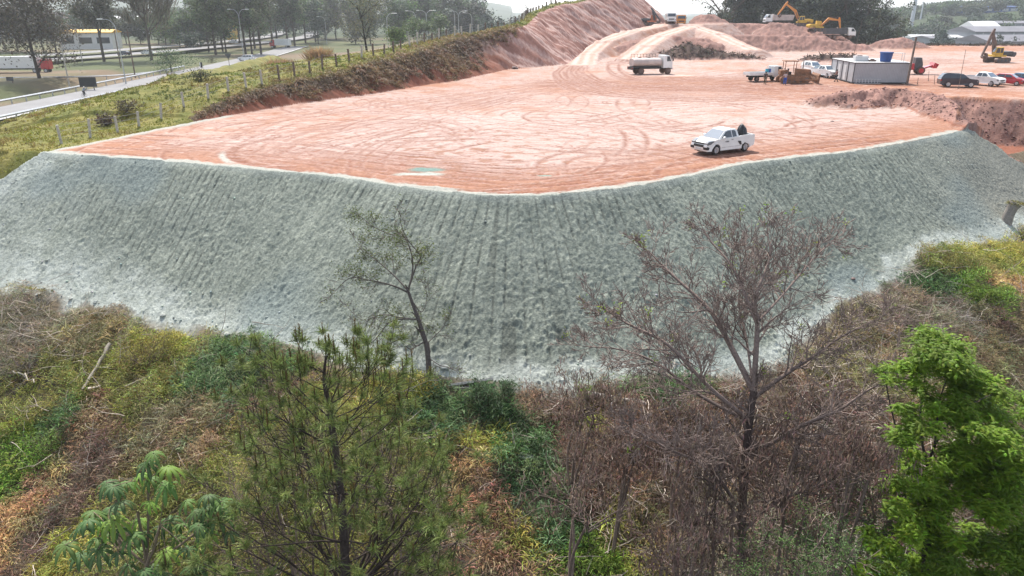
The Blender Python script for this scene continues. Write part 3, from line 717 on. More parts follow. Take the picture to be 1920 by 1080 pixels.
for a, b, r in ((1745, 640, .75), (1790, 655, .7), (1725, 665, .6), (1765, 690, .7), (1810, 700, .6), (1840, 715, .6), (1700, 700, .35), (1745, 740, .5), (1800, 760, .6), (1850, 765, .7), (1890, 800, .7), (1830, 830, .5),
                (1905, 850, .7), (1870, 880, .6), (1700, 860, .5), (1680, 830, .35), (1740, 910, .6), (1800, 930, .6), (1760, 960, .7), (1700, 945, .5), (1850, 960, .6), (1910, 940, .6), (1780, 1000, .6), (1720, 1010, .6), (1850, 1030, .7),
                (1910, 1030, .7), (1790, 1065, .7), (1640, 990, .4), (1690, 1060, .5), (1770, 860, .5), (1690, 750, .3), (1935, 760, .5), (1620, 1060, .4), (1900, 900, .7), (1935, 880, .7), (1940, 990, .8), (1840, 900, .6), (1790, 880, .5), (1700, 980, .6), (1660, 1030, .5), (1780, 780, .5), (1820, 790, .6), (1870, 820, .6), (1930, 1060, .8), (1860, 1080, .7), (1740, 1060, .6), (1690, 905, .5), (1705, 770, .5), (1735, 800, .6), (1770, 770, .6), (1710, 830, .5), (1660, 700, .4), (1790, 830, .6), (1850, 860, .7), (1750, 940, .7), (1830, 1000, .7), (1880, 930, .7), (1650, 1070, .5), (1800, 720, .6), (1860, 740, .5), (1760, 670, .7)):
    for j in range(3): cl.append((pd(a+random.uniform(-22, 22), b+random.uniform(-14, 22), Dg+random.uniform(-1.9, 1.3)), r*random.uniform(.6, 1.0)))
feathery('feathery_tree', gb_, 'bright green feathery leaved tree at the lower right corner', cl, tr, (.145, .235, .016), n=1500)

# ---- palmate tree, lower left
Dc = 19.2; base = pd(262, 1140, Dc); base[2] = min(base[2], gz(base[0], base[1])); t = thing('cecropia_tree', base, 'small tree with big drooping hand shaped leaves at the lower left', 'tree')
heads = [(288, 850), (275, 868), (316, 875), (280, 898), (235, 905), (212, 912), (200, 905), (262, 890), (305, 905), (312, 910), (226, 940), (280, 942), (205, 955), (175, 960), (190, 985), (165, 975), (150, 990), (205, 1000), (183, 1010),
         (228, 990), (215, 975), (245, 1005), (268, 1000), (262, 975), (305, 985), (318, 975), (122, 1022), (150, 1038), (185, 1030), (222, 1036), (255, 1030), (312, 1035), (340, 982), (352, 1030), (372, 985), (348, 940), (390, 928), (400, 955),
         (385, 950), (415, 940), (422, 950), (432, 945), (365, 960), (412, 970), (430, 998), (385, 1000), (285, 1060), (270, 1070), (360, 1065), (380, 1060), (300, 1075), (330, 1010), (240, 1060)]
q = Q(); hub = [pd(258, 960, Dc), pd(300, 985, Dc-.3), pd(395, 975, Dc+.4), pd(205, 990, Dc-.2), pd(278, 900, Dc+.3)]; stem = pd(275, 1060, Dc)
ps = [(np.array([base, stem]), np.array([.07, .06]))]+[(np.array(smooth_line([stem, (stem+h)/2+[0, 0, -.1], h], 4)), .035) for h in hub]
lf = Q(); veins = (.17, .24, .08)
for a, b in heads:
    p = pd(a, b, Dc+random.uniform(-.7, .7)); h = min(hub, key=lambda x: np.linalg.norm(x-p)); ps.append((np.array(smooth_line([h, (h+p)/2+[0, 0, .05], p], 3)), .010))
    s_ = random.uniform(.75, 1.15)*.42; col = random.choice([(.045, .10, .035)]*4+[(.085, .17, .035)]*2+[(.20, .33, .04)]); tilt = rdir(1)[0]*.35; ax = unit(np.array([tilt[0], tilt[1], 1.])); u_ = unit(np.cross(ax, [1, .2, 0])); v_ = np.cross(ax, u_); a0 = random.random()*6
    nl = random.randint(8, 10); c0 = jit(col, 1, .12)[0]
    for j in range(nl):
        th = a0+j*2*math.pi/nl; d = u_*math.cos(th)+v_*math.sin(th); L = s_*(1 if j % nl else .6); sd = np.cross(ax, d); X = []
        for f, w_, dr in ((.06, .08, 0), (.35, .20, .05), (.68, .27, .26), (.9, .17, .56), (1.0, .03, .74)):
            c_ = p+d*L*f*(1-.25*dr)-np.array([0, 0, 1])*L*dr; X.append([c_-sd*L*w_*.5-[0, 0, .012], c_+[0, 0, .004], c_+sd*L*w_*.5-[0, 0, .012]])
        X = np.array(X).reshape(-1, 3); Fc = []
        for i in range(4): Fc += [[i*3, i*3+1, i*3+4, i*3+3], [i*3+1, i*3+2, i*3+5, i*3+4]]
        cc = np.tile(c0*(1+random.gauss(0, .1)), (15, 1)); cc[1::3] = np.array(veins)*.6+cc[1::3]*.4; lf.add(X, np.array(Fc), cc)
tubes(q, ps, (.17, .13, .09), 5); root_at(q, base); q.build('trunk', m_bark, t, True); root_at(lf, base); lf.build('leaf', m_leaf, t, True)['kind'] = 'stuff'

# ------------------------------------------------------------ undergrowth of the hillside
SPEC = {  # leaf colour, blade colour, share of (leaf, blade, twig), height, leaf size
 'dry': ((.14, .12, .05), (.21, .18, .10), (.45, .28, .27), .55, .06),
 'twig': ((.10, .09, .045), (.21, .18, .13), (.38, .17, .45), .7, .055),
 'olive': ((.135, .145, .032), (.19, .18, .055), (.72, .16, .12), .8, .055),
 'green': ((.045, .085, .025), (.09, .145, .06), (.3, .6, .1), .65, .07),
 'yel': ((.18, .19, .035), (.26, .25, .06), (.35, .55, .1), .5, .06),
 'straw': ((.22, .15, .07), (.36, .25, .12), (.1, .8, .1), .4, .05),
 'mauve': ((.13, .082, .052), (.18, .13, .095), (.6, .15, .25), .6, .06),
 'rust': ((.18, .115, .06), (.26, .175, .10), (.4, .45, .15), .5, .06),
 'lime': ((.10, .17, .025), (.16, .23, .04), (.45, .5, .05), .55, .07),
}
ZN = [(60, 600, 3, 1.2, 'twig'), (40, 660, 3, 2, 'twig'), (160, 640, 3, 1.5, 'dry'), (120, 720, 2.5, 2, 'olive'), (270, 660, 2.4, 1.4, 'yel'), (280, 720, 2.2, 2, 'olive'), (350, 800, 2.5, 1.5, 'dry'), (410, 700, 2, 1.5, 'green'), (470, 700, 2, 1.8, 'green'),
      (390, 850, .9, .7, 'straw'), (60, 850, 1.4, 1.5, 'lime'), (100, 800, 1.2, .8, 'green'), (40, 740, 2, 1, 'olive'), (100, 900, .8, 1.5, 'straw'), (40, 960, .9, 1.6, 'straw'), (10, 1040, .9, 1.2, 'straw'), (180, 870, 1., 1.5, 'mauve'), (110, 960, 1., 1.6, 'mauve'), (50, 1060, 1., 1.4, 'mauve'),
      (200, 780, 1.5, 1, 'rust'), (330, 960, 2, 2, 'olive'), (120, 1050, 1.3, 1, 'yel'), (480, 880, 2.4, 2.4, 'olive'), (560, 980, 2.5, 2, 'olive'), (720, 1000, 2.5, 2.2, 'olive'), (760, 900, 2, 1.6, 'olive'), (500, 1060, 2, 1, 'olive'), (500, 760, 1.5, 1, 'mauve'),
      (740, 735, 1.6, .6, 'yel'), (830, 790, 1.2, 1.2, 'green'), (920, 770, 1.4, 1.1, 'green'), (900, 830, 1, .8, 'yel'), (990, 900, 1.3, 2, 'green'), (1040, 960, 1.4, 1.6, 'green'), (870, 900, 1, 1.2, 'straw'), (900, 960, 1.2, 1.2, 'rust'), (820, 960, 1, 1, 'twig'), (940, 1040, 1.5, 1.4, 'rust'), (980, 1010, 1, 1, 'yel'),
      (1090, 1060, 1.2, 1, 'lime'), (1180, 1010, 1.2, 1, 'yel'), (1150, 830, 2.4, 1.6, 'mauve'), (1100, 900, 2, 1.5, 'mauve'), (1250, 880, 2.6, 1.8, 'mauve'), (1340, 830, 2.6, 1.6, 'mauve'), (1200, 1000, 1.5, 1, 'dry'), (1250, 740, 2, .8, 'green'), (1230, 690, 1, .5, 'green'), (1120, 800, .9, .8, 'yel'), (1330, 960, 2, 1.5, 'twig'), (1360, 1060, 2, 1, 'twig'),
      (1060, 760, 1.4, .7, 'mauve'), (1000, 740, 1.2, .5, 'rust'), (1480, 740, 2.5, 1.5, 'mauve'), (1520, 660, 2.5, 1.4, 'dry'), (1600, 640, 2.5, 1.5, 'dry'), (1700, 580, 2.6, 1.4, 'twig'), (1480, 860, 2.2, 2, 'mauve'), (1560, 930, 2, 1.5, 'mauve'), (1570, 1040, 2, 1.2, 'green'), (1820, 600, 2.6, 1.2, 'twig'), (1880, 680, 2.4, 1.6, 'dry'), (1880, 620, 2, 1, 'mauve'),
      (1850, 560, 2.2, .9, 'lime'), (1800, 500, 2, .8, 'olive'), (1880, 500, 2, .8, 'yel'), (1900, 540, 2, .8, 'straw'), (1820, 530, 1.3, .7, 'lime'), (1960, 470, 3, 1, 'yel'), (1740, 540, 1.5, .7, 'green'), (1940, 620, 2, 1, 'dry')]
zc, zr, zs = [], [], []
for a, b, rx, ry, sname in ZN: zc.append(on(a, b)[:2]); zr.append((rx, ry*1.35)); zs.append(sname)
zc = np.array(zc); zr = np.array(zr)
N0 = 25000
X = rng.uniform(-46, 62, N0); Y = 17+48*rng.random(N0)
zt, cl_, hp_, shd, ds_, u__, s__, q__ = terrain(X, Y, True)
dpt = Y*CP-(zt-CZ)*SP; PX = 960+F*X/dpt; PY = 540-F*((Y*SP+(zt-CZ)*CP)/dpt)
ok = ((cl_ == 2) | (cl_ == 3)) & (PX > -170) & (PX < 2090) & (PY > 380) & (PY < 1290) & ~((cl_ == 3) & (Y > 56))
ok &= ~((shd > -.45) & (rng.random(N0) < .75))
X, Y, zt, PX, PY, shd, dpt = [v[ok] for v in (X, Y, zt, PX, PY, shd, dpt)]
w_ = ((X[:, None]-zc[None, :, 0])/zr[None, :, 0])**2+((Y[:, None]-zc[None, :, 1])/zr[None, :, 1])**2
w_ = w_*(.6+.8*rng.random(w_.shape)); ks = np.argmin(w_, 1)
print('clumps', len(X))
vegQ = {k: Q() for k in SPEC}; X0_, Y0_, z0_, PX0_, PY0_ = X.copy(), Y.copy(), zt.copy(), PX.copy(), PY.copy()
for sname, (lc, bc, sh, hh, ls) in SPEC.items():
    m = np.array([zs[k] == sname for k in ks]); 
    if not m.any(): continue
    cx, cy, cz, dep_ = X[m], Y[m], zt[m], dpt[m]; r = .35+.5*rng.random(len(cx)); h = hh*(.35+1.5*rng.random(len(cx))**2); h = h*np.clip((-shd[m])/.8, .35, 1)
    per = 95; k = len(cx); ci = np.repeat(np.arange(k), per); n = len(ci)
    a = rng.random(n)*2*np.pi; rad = np.sqrt(rng.random(n)); dx, dy = np.cos(a)*rad*r[ci], np.sin(a)*rad*r[ci]
    top = np.sqrt(np.maximum(0, 1-rad**2*.85)); fz = top*(.35+.65*np.sqrt(rng.random(n)))
    px_, py_ = cx[ci]+dx, cy[ci]+dy; P = np.c_[px_, py_, cz[ci]+fz*h[ci]-dy*0+(.35*dy)]; g = (.8+1.25*rng.random(k))[ci]; hue = rng.normal(size=(k, 3))*.10
    kind = rng.random(n); L = kind < sh[0]; B_ = (kind >= sh[0]) & (kind < sh[0]+sh[1]); T_ = kind >= sh[0]+sh[1]
    cg = lambda c, mm: np.asarray(c)*g[mm][:, None]*(1+hue[ci[mm]])
    qq = vegQ[sname]
    for half in (0, 1):
        mm = L; leaves(qq, P[mm]+rng.normal(size=(mm.sum(), 3))*.06*half, ls*(1.3+.6*half), cg(lc, mm), .5)
    D_ = np.c_[np.cos(a)*.7, np.sin(a)*.7, .75+0*a]+rng.normal(size=(n, 3))*.35; blades(qq, P[B_]-[0, 0, .08], D_[B_], .42, .034, cg(bc, B_), .85, .3)
    D_ = rdir(n)*[1, 1, .55]+[0, 0, .28]; blades(qq, P[T_]-[0, 0, .1], D_[T_], .75, .018, cg(bc, T_)*1.15, .12, tip=.5)
names = {'dry': 'dry_brush', 'twig': 'dead_twigs', 'olive': 'olive_undergrowth', 'green': 'bamboo_grass', 'yel': 'yellowing_grass', 'straw': 'straw_grass', 'mauve': 'withered_creeper', 'rust': 'rusty_bracken', 'lime': 'fresh_grass'}
for k, qq in vegQ.items():
    if qq.n: tag(qq.build(names[k], m_leaf), kind='stuff')

# ---- single shrubs that stand out of the thicket
def shrub(name, label, px, py, r, h, lc, n=900, ls=.07, bl=None, cat='shrub', group=None, stems=9, lift=0., D=None, hang=False):
    b = on(px, py) if D is None else pd(px, py, D)
    if D is not None: b[2] = gz(b[0], b[1])
    top = b.copy(); t = empty(name, b, 0, label, cat, group); out, tips = [], []
    for i in range(stems):
        a = random.uniform(0, 6.28); branch((0, 0, 0), (math.cos(a)*r/h*.8, math.sin(a)*r/h*.8, 1), h*random.uniform(.7, 1.05), .03, 2, out, tips, ang=36, kids=(2, 3), bend=.14, up=.05, ratio=.5, seg=4, rmin=.007)
    q = Q(); tubes(q, out, (.15, .11, .085), 4); q.build('stems', m_bark, t, True)
    T = np.array([p for p, d in tips]); k = max(1, n//len(T)); P = np.repeat(T, k, 0)+rng.normal(size=(len(T)*k, 3))*[.12, .12, .1]; q = Q(); g = np.repeat(.65+.7*rng.random(len(T)), k)[:, None]
    if hang: D_ = rng.normal(size=(len(P), 3))*.25+[0, 0, -1]; blades(q, P, D_, .22, .035, np.asarray(lc)*g, .1, .3, .5)
    elif bl: D_ = rng.normal(size=(len(P), 3))*.5+[0, 0, .8]; blades(q, P, D_, bl, .03, np.asarray(lc)*g, .9)
    else: leaves(q, P, ls, np.asarray(lc)*g, .5)
    q.build('foliage', m_leaf, t); return t
mv = (.165, .112, .092)
def slim_tree(name, label, px, py, D, r, lc, n, ls=.07, hang=False, group=None, bc=(.16, .12, .10), flat=.75):
    """thin stemmed small tree rooted on the hillside, its crown centre at the given picture point and distance"""
    c = pd(px, py, D); b = np.array([c[0]+random.uniform(-.5, .5), c[1]+.6, 0]); b[2] = gz(b[0], b[1]); t = empty(name, b, 0, label, 'tree', group); out, tips = [], []; e = c-b; 
    for i in range(3):
        k0 = e*[1, 1, 0]+[random.gauss(0, .35*r), random.gauss(0, .35*r), e[2]-r*.85]; P = np.array(smooth_line([(0, 0, 0), k0*.5+rng.normal(size=3)*.15, k0], 5)); out.append((P, np.linspace(.07, .045, len(P))))
        for j in range(5):
            a = random.uniform(0, 6.28); branch(k0-[0, 0, random.uniform(0, .5)], (math.cos(a), math.sin(a), random.uniform(.35, 1.4)), r*random.uniform(.8, 1.25), .032, 2, out, tips, ang=38, kids=(2, 3), bend=.17, up=.03, ratio=.55, seg=4, rmin=.009)
    q = Q(); tubes(q, out, bc, 4, .2); q.build('trunk', m_bark, t, True)
    T = np.array([p for p, d in tips]); T = T[rng.random(len(T)) < .8]; k = max(1, n//len(T)); P = np.repeat(T, k, 0)+rng.normal(size=(len(T)*k, 3))*[.13, .13, .1]; q = Q(); g = np.repeat(.6+.8*rng.random(len(T)), k)[:, None]
    if hang: D_ = rng.normal(size=(len(P), 3))*.3+[0, 0, -1]; blades(q, P, D_, .19, .032, np.asarray(lc)*g, .1, .3, .5)
    else: leaves(q, P, ls, np.asarray(lc)*g, .5)
    q.build('crown', m_leaf, t); return t
WL = ['withered tree with hanging maroon leaves by the left end of the fallen log', 'withered tree just below the fallen log', 'withered tree below the left limbs of the bare tree', 'withered tree nearest the dark green grass strip', 'withered tree right in front of the bare tree trunk',
      'withered tree right of the bare tree trunk, near the feathery tree', 'withered tree left of the bare tree trunk', 'small withered tree overlapping the left part of the feathery tree', 'lowest withered tree, left of the bare trunk near the bottom edge', 'withered tree highest on the slope toe behind the bare tree limbs']
for k, (px, py, D, r) in enumerate(((1090, 730, 29.5, 1.3), (1180, 810, 27.5, 1.5), (1290, 780, 28.5, 1.5), (1100, 880, 26, 1.4), (1400, 860, 24.5, 1.5), (1530, 880, 24.5, 1.6), (1290, 900, 25, 1.6), (1610, 850, 22.5, .9), (1250, 1000, 23.5, 1.4), (1500, 760, 29, 1.5))):
    slim_tree('withered_tree', WL[k], px, py, D, r, mv if k % 3 else (.20, .145, .115), 1500, hang=True, group='withered trees with hanging dry leaves')
OL = ['fine leaved olive tree left of the pine trunk, upper one', 'fine leaved olive tree left of the pine, lower one', 'fine leaved olive tree right of the pine trunk', 'fine leaved olive tree right of the pine near the bottom edge', 'fine leaved olive tree between the cecropia and the pine']
for k, (px, py, D, r) in enumerate(((505, 830, 24, 1.5), (540, 970, 22.5, 1.5), (745, 860, 24, 1.5), (770, 1000, 22.5, 1.6), (440, 930, 22.5, 1.2))): slim_tree('olive_tree', OL[k], px, py, D, r, (.15, .155, .04) if k % 2 else (.175, .175, .05), 3200, .06, group='fine leaved olive trees around the pine')
for k, (px, py, D, r) in enumerate(((1590, 1000, 22, 1.3), (1480, 1030, 22.5, 1.1), (1650, 930, 24, 1.1))): slim_tree('leafy_tree', ['green leafy young tree at the left foot of the feathery tree', 'green leafy young tree right of the bare trunk at the bottom edge', 'green leafy young tree behind the feathery tree on its left'][k], px, py, D, r, (.075, .13, .035), 2600, .07, group='green leafy young trees')
shrub('lime_shrub', 'small lime green plant beside the pale fallen log', 1094, 742, .5, .5, (.16, .26, .02), 300, .07, .25)
shrub('yellow_shrub', 'rounded yellowish olive shrub on the left hillside below the slope toe', 275, 690, 1.9, 1.5, (.19, .18, .035), 2600, .075, stems=16)
shrub('leafy_shrub', 'fresh light green bush near the left edge', 85, 845, 1.2, .9, (.13, .21, .04), 1600, .08, stems=12)
shrub('straw_tuft', 'pale straw coloured dry tuft left of the pine', 392, 860, .9, .7, (.34, .24, .14), 900, .06, .4, stems=8)
shrub('bamboo_clump', 'dense dark green bamboo grass mound beside the broken kerb', 925, 765, 1.1, 1.0, (.055, .10, .04), 2200, .06, .32, stems=14)
shrub('bamboo_clump', 'grey green bamboo grass at the slope toe left of the pine', 480, 700, 1.7, 1.1, (.075, .11, .055), 2600, .06, .32, stems=16)
shrub('olive_bush', 'large olive twiggy bush behind the pine trunk on the right', 760, 930, 2.0, 1.9, (.15, .15, .04), 3600, .06, stems=20)
shrub('olive_bush', 'large olive twiggy bush behind the pine trunk on the left', 520, 930, 2.0, 1.9, (.13, .125, .045), 3600, .06, stems=20)
shrub('lime_shrub', 'bright green plant at the bottom edge right of the dark grass strip', 1095, 1060, .9, .8, (.14, .24, .025), 900, .08, .2)
shrub('lime_shrub', 'bright grass mound on the right hillside below the stump', 1840, 560, 1.6, .7, (.13, .20, .025), 1800, .08, .3, stems=14)
# ---- logs, boards, stones
def log(name, label, a, b, r, col=(.30, .27, .23), cat='log', lift=.12, wob=.08):
    A, B = on(*a), on(*b); A[2] += lift; B[2] += lift; n = 9; P = np.array([A*(1-f)+B*f+np.array([0, 0, max(0, gz(*(A*(1-f)+B*f)[:2])+lift-(A*(1-f)+B*f)[2])]) for f in np.linspace(0, 1, n)])+rng.normal(size=(n, 3))*wob
    t = empty(name, A, 0, label, cat); q = Q(); tubes(q, [(P, np.linspace(r, r*.7, n)*(1+rng.normal(size=n)*.08))], col, 7); root_at(q, A); q.build('trunk', m_bark, t, True)
    q = Q(); out = []; [branch(P[k_], rdir(1)[0]+[0, 0, .4], .8, r*.3, 1, out, [], seg=3) for k_ in [n//2]*4]; tubes(q, out, col, 4); root_at(q, A); q.build('broken_branches', m_bark, t, True)
log('fallen_log', 'pale rotten log lying at the slope toe left of the bare tree', (1096, 748), (1212, 768), .15, (.32, .29, .26), lift=.3, wob=.04)
log('fallen_log', 'long grey log lying downhill on the left hillside', (212, 662), (160, 750), .11, (.26, .23, .19), lift=.6, wob=.03)
log('fallen_branch', 'pale dead branch in the thicket near the left edge', (30, 715), (70, 735), .05, (.36, .32, .27), 'branch', .6)
A = on(842, 727); B = on(925, 716); t = empty('broken_kerb', A, 0, 'thin broken concrete kerb at the slope toe above the dark green grass', 'kerb'); d_ = B-A; MB().bar((0, 0, .12), tuple(d_+np.array([0, 0, .15])), .09, 4).build('kerb_piece', PM('old_concrete', (.25, .25, .24), .9, 0, .3, 4), t, .01); MB().box(.3, 1.5, -.15, .1, -.1, .08).build('broken_slab', PM('old_slab', (.3, .26, .24), .9, 0, .3, 4), t, .02)
p = on(180, 742); t = empty('board', p+[0, 0, .5], .5, 'small pale board lying beside the long grey log', 'board'); MB().box(-.3, .3, -.09, .09, 0, .05).build('plank', PM('pale_board', (.42, .37, .32), .9, 0, .2, 4), t)
def rock_mesh(seed, sx, sy, sz):
    bm = bmesh.new(); bmesh.ops.create_icosphere(bm, subdivisions=2, radius=1)
    for v in bm.verts: c = v.co; n = 1+.7*(vn(c.x*1.3+seed, c.y*1.3+c.z*1.1, seed)-.5)+.3*(vn(c.x*3, c.y*3+c.z*2+seed, seed+2)-.5); v.co = Vector((c.x*sx*n, c.y*sy*n, c.z*sz*n))
    me = bpy.data.meshes.new('rock'); bm.to_mesh(me); bm.free(); return me
m_rock = PM('rock', (.33, .35, .32), .9, 0, .4, 3, .5); m_rockr = PM('reddish_rock', (.17, .12, .11), .9, 0, .4, 3, .5)
RKS = [(50, 548, .16, 'dark rock at the slope toe on the far left'), (72, 552, .15, 'second rock from the left at the slope toe'), (305, 592, .16, 'lone grey rock on the pale toe strip'), (428, 627, .18, 'dark rock at the lower edge of the pale toe strip'), (448, 632, .15, 'smaller rock right of the dark toe rock'),
       (180, 566, .14, 'grey rock under the left half of the slope'), (133, 560, .14, 'rough rock between the toe rocks and the lone grey rock'), (835, 690, .22, 'small rock just right of the leaning tree'), (1600, 523, .15, 'dark red rock near the right end of the toe'), (985, 855, .3, 'pale round stone in the dark grass'), (1085, 828, .3, 'pale round stone half buried among withered shrubs'), (965, 128, .55, 'boulder at the foot of the bare cut face'), (1560, 228, .14, 'small dark stone on the pale earth right of the pickup')]
for k, (a, b, r, l) in enumerate(RKS):
    p = on(a, b); me = rock_mesh(k*3.7, r*1.25, r, r*.5); me.materials.append(m_rockr if k in (8, 12, 11) else m_rock); o = bpy.data.objects.new('rock', me); COL.objects.link(o); o.location = p+[0, 0, r*.1]; o.rotation_euler = (0, 0, k*1.3); tag(o, l, 'rock', 'rocks along the slope toe' if k < 8 else None)
# loose stones of the toe and of the heaps
def rubble(name, X, Y, Z_, r, col):
    n = len(X); base = np.array([[1, 0, 0], [-1, 0, 0], [0, 1, 0], [0, -1, 0], [0, 0, 1], [0, 0, -.4]], float); S = r[:, None, None]*base[None]*(1+rng.normal(size=(n, 6, 3))*.3); a = rng.random(n)*6.28; c, s_ = np.cos(a)[:, None], np.sin(a)[:, None]
    V = np.stack([S[..., 0]*c-S[..., 1]*s_, S[..., 0]*s_+S[..., 1]*c, S[..., 2]*.7], -1)+np.stack([X, Y, Z_], -1)[:, None]; T = np.array([[0, 2, 4], [2, 1, 4], [1, 3, 4], [3, 0, 4], [2, 0, 5], [1, 2, 5], [3, 1, 5], [0, 3, 5]])
    Fc = (np.arange(n)[:, None, None]*6+T[None]).reshape(-1, 3); tag(npmesh(name, V.reshape(-1, 3), Fc, m_bark, None, np.repeat(jit(col, n, .3, .05), 6, 0)), kind='stuff')
X = rng.uniform(-50, 50, 60000); Y = rng.uniform(30, 64, 60000); z_, c_, h_, sh_, d_, u_, s_, q_ = terrain(X, Y, True)
ok = (c_ == 0) & (rng.random(60000) < .03+.5*sst(1.6, .1, sh_)*(.2+vn(X*.4, Y*.4, 301)**2)*sst(10, -25, X)+.06*sst(1.5, 0, sh_)); rubble('loose_stones', X[ok], Y[ok], z_[ok], .025+.09*rng.random(ok.sum())**4, np.array([.30, .33, .30]))
X = rng.uniform(20, 95, 90000); Y = rng.uniform(58, 106, 90000); z_, c_, h_, sh_, d_, u_, s_, q_ = terrain(X, Y, True)
ok = (c_ == 1) & (h_ > .5) & (rng.random(90000) < .35); rubble('heap_clods', X[ok], Y[ok], z_[ok], .05+.13*rng.random(ok.sum())**3, np.array([.23, .13, .11]))

# bleached dead sticks lying over the thicket
m = rng.random(len(X0_)) < np.clip(.08+.5*sst(1000, 1300, PX0_)*sst(1800, 1650, PX0_)+.4*sst(260, 60, PX0_)*sst(760, 640, PY0_), 0, 1)
q = Q(); P0 = np.c_[X0_[m], Y0_[m], z0_[m]+.35+.5*rng.random(m.sum())]; paths = []
for p in P0:
    d = rdir(1)[0]*[1, 1, .45]+[0, 0, .15]; o2 = []; branch(p, d, random.uniform(.7, 1.7), random.uniform(.012, .028), 1, o2, [], ang=40, kids=(0, 2), bend=.14, up=0, ratio=.5, seg=4, rmin=.008); paths += o2
tubes(q, paths, (.36, .305, .255), 4, .3); tag(q.build('dead_sticks', m_bark), kind='stuff'); print('sticks', len(paths))
# ------------------------------------------------------------ grass of the verge and the bank
def scatter(N, x0, x1, y0, y1, cond, pw=1.):
    X = rng.uniform(x0, x1, N); Y = y0+(y1-y0)*rng.random(N)**pw; z, c, h, sh, ds, u, s, q = terrain(X, Y, True)
    dpt = Y*CP-(z-CZ)*SP; PX = 960+F*X/dpt; PY = 540-F*((Y*SP+(z-CZ)*CP)/dpt)
    ok = cond(X, Y, z, c, h, s) & (PX > -160) & (PX < 2080); return X[ok], Y[ok], z[ok], s[ok], dpt[ok]
X, Y, z, s, dp = scatter(60000, -72, 24, 44, 236, lambda X, Y, z, c, h, s: (c == 3) & (s > .3) & (s < 60), 1.6)
q = Q(); g1 = fbm(X*.12, Y*.12, 3, 201); g2_ = fbm(X*.5, Y*.5, 3, 202); per = 8; ci = np.repeat(np.arange(len(X)), per); n = len(ci)
cc = lerp(np.array([.115, .15, .018]), np.array([.22, .215, .035]), np.clip(.5+g1*1.3+.2*g2_, 0, 1)); cc = lerp(cc, np.array([.20, .135, .05]), np.clip(g2_*1.5-.05+.6*sst(.1, .5, -g1)+.35*sst(95, 60, Y), 0, .8)); cc = lerp(cc, np.array([.055, .085, .02]), np.clip(sst(.3, .6, fbm(X*.22, Y*.22, 2, 203)), 0, .8))
sz = (.20+.0016*dp)*(.5+rng.random(len(X))**2*1.2)*(1+.9*np.clip(g2_, 0, 1))
D_ = rng.normal(size=(n, 3))*.55+[0, 0, 1]
blades(q, np.c_[X[ci], Y[ci], z[ci]-.03]+rng.normal(size=(n, 3))*[.18, .18, 0], D_, sz[ci], (.0008*dp[ci])[:, None]+.008, cc[ci]*(.75+.5*rng.random((n, 1))), .55, .15)
tag(q.build('verge_grass', m_leaf), kind='stuff')
X, Y, z, s, dp = scatter(60000, -40, 22, 66, 150, lambda X, Y, z, c, h, s: (c == 4) | ((c == 3) & (s < 18) & (Y > 70)), 1.0)
hb_ = bank_h(Y)/.95; f = s/np.maximum(hb_, .2); nn = fbm(X*.35, Y*.35, 3, 204)
ok = (f+nn*.35+.25*rng.normal(size=len(X))*.3 > .27+.9*sst(122, 152, Y)) & (f < 1.5) & (rng.random(len(X)) < np.where(f > 1.15, .35, 1)); X, Y, z, s, dp, f, nn = [v[ok] for v in (X, Y, z, s, dp, f, nn)]
q = Q(); per = 9; ci = np.repeat(np.arange(len(X)), per); n = len(ci); g2_ = fbm(X*.8, Y*.8, 3, 205)
cc = lerp(np.array([.075, .045, .03]), np.array([.15, .10, .045]), np.clip(.45+nn+g2_*.5, 0, 1)); cc = lerp(cc, np.array([.19, .15, .05]), np.clip(sst(.8, 1.15, f)+g2_*.3, 0, 1)*.8); cc = lerp(cc, np.array([.15, .085, .06]), np.clip(g2_*1.2, 0, .7))
sz = (.30+.0024*dp)*(.5+.9*rng.random(len(X)))*(1+.8*np.clip(g2_, 0, 1)); D_ = rng.normal(size=(n, 3))*.5+[.6, -.3, .65]
blades(q, np.c_[X[ci], Y[ci], z[ci]]+rng.normal(size=(n, 3))*[.2, .2, .03], D_, sz[ci], (.0008*dp[ci])[:, None]+.01, cc[ci]*1.35*(.65+.7*rng.random((n, 1))), .9, .2)
tag(q.build('bank_brush', m_leaf), kind='stuff')
# debris of branches on the dark heaps and along the far edge of the site
X, Y, z, s, dp = scatter(26000, 20, 175, 140, 262, lambda X, Y, z, c, h, s: ((c == 1) & (h > 1.25)) | ((c == 1) & (X > 92) & (Y > 226) & (Y < 236)), 1.)
q = Q(); per = 3; ci = np.repeat(np.arange(len(X)), per); n = len(ci); D_ = rdir(n)*[1, 1, .6]+[0, 0, .35]
blades(q, np.c_[X[ci], Y[ci], z[ci]]+rng.normal(size=(n, 3))*[.25, .25, .05], D_, .9, .16, np.array([.085, .055, .045])*(.5+rng.random((n, 1))), .1, .5); leaves(q, np.c_[X, Y, z+.3], .5, (.06, .06, .035), .6)
tag(q.build('branch_debris', m_bark), kind='stuff')

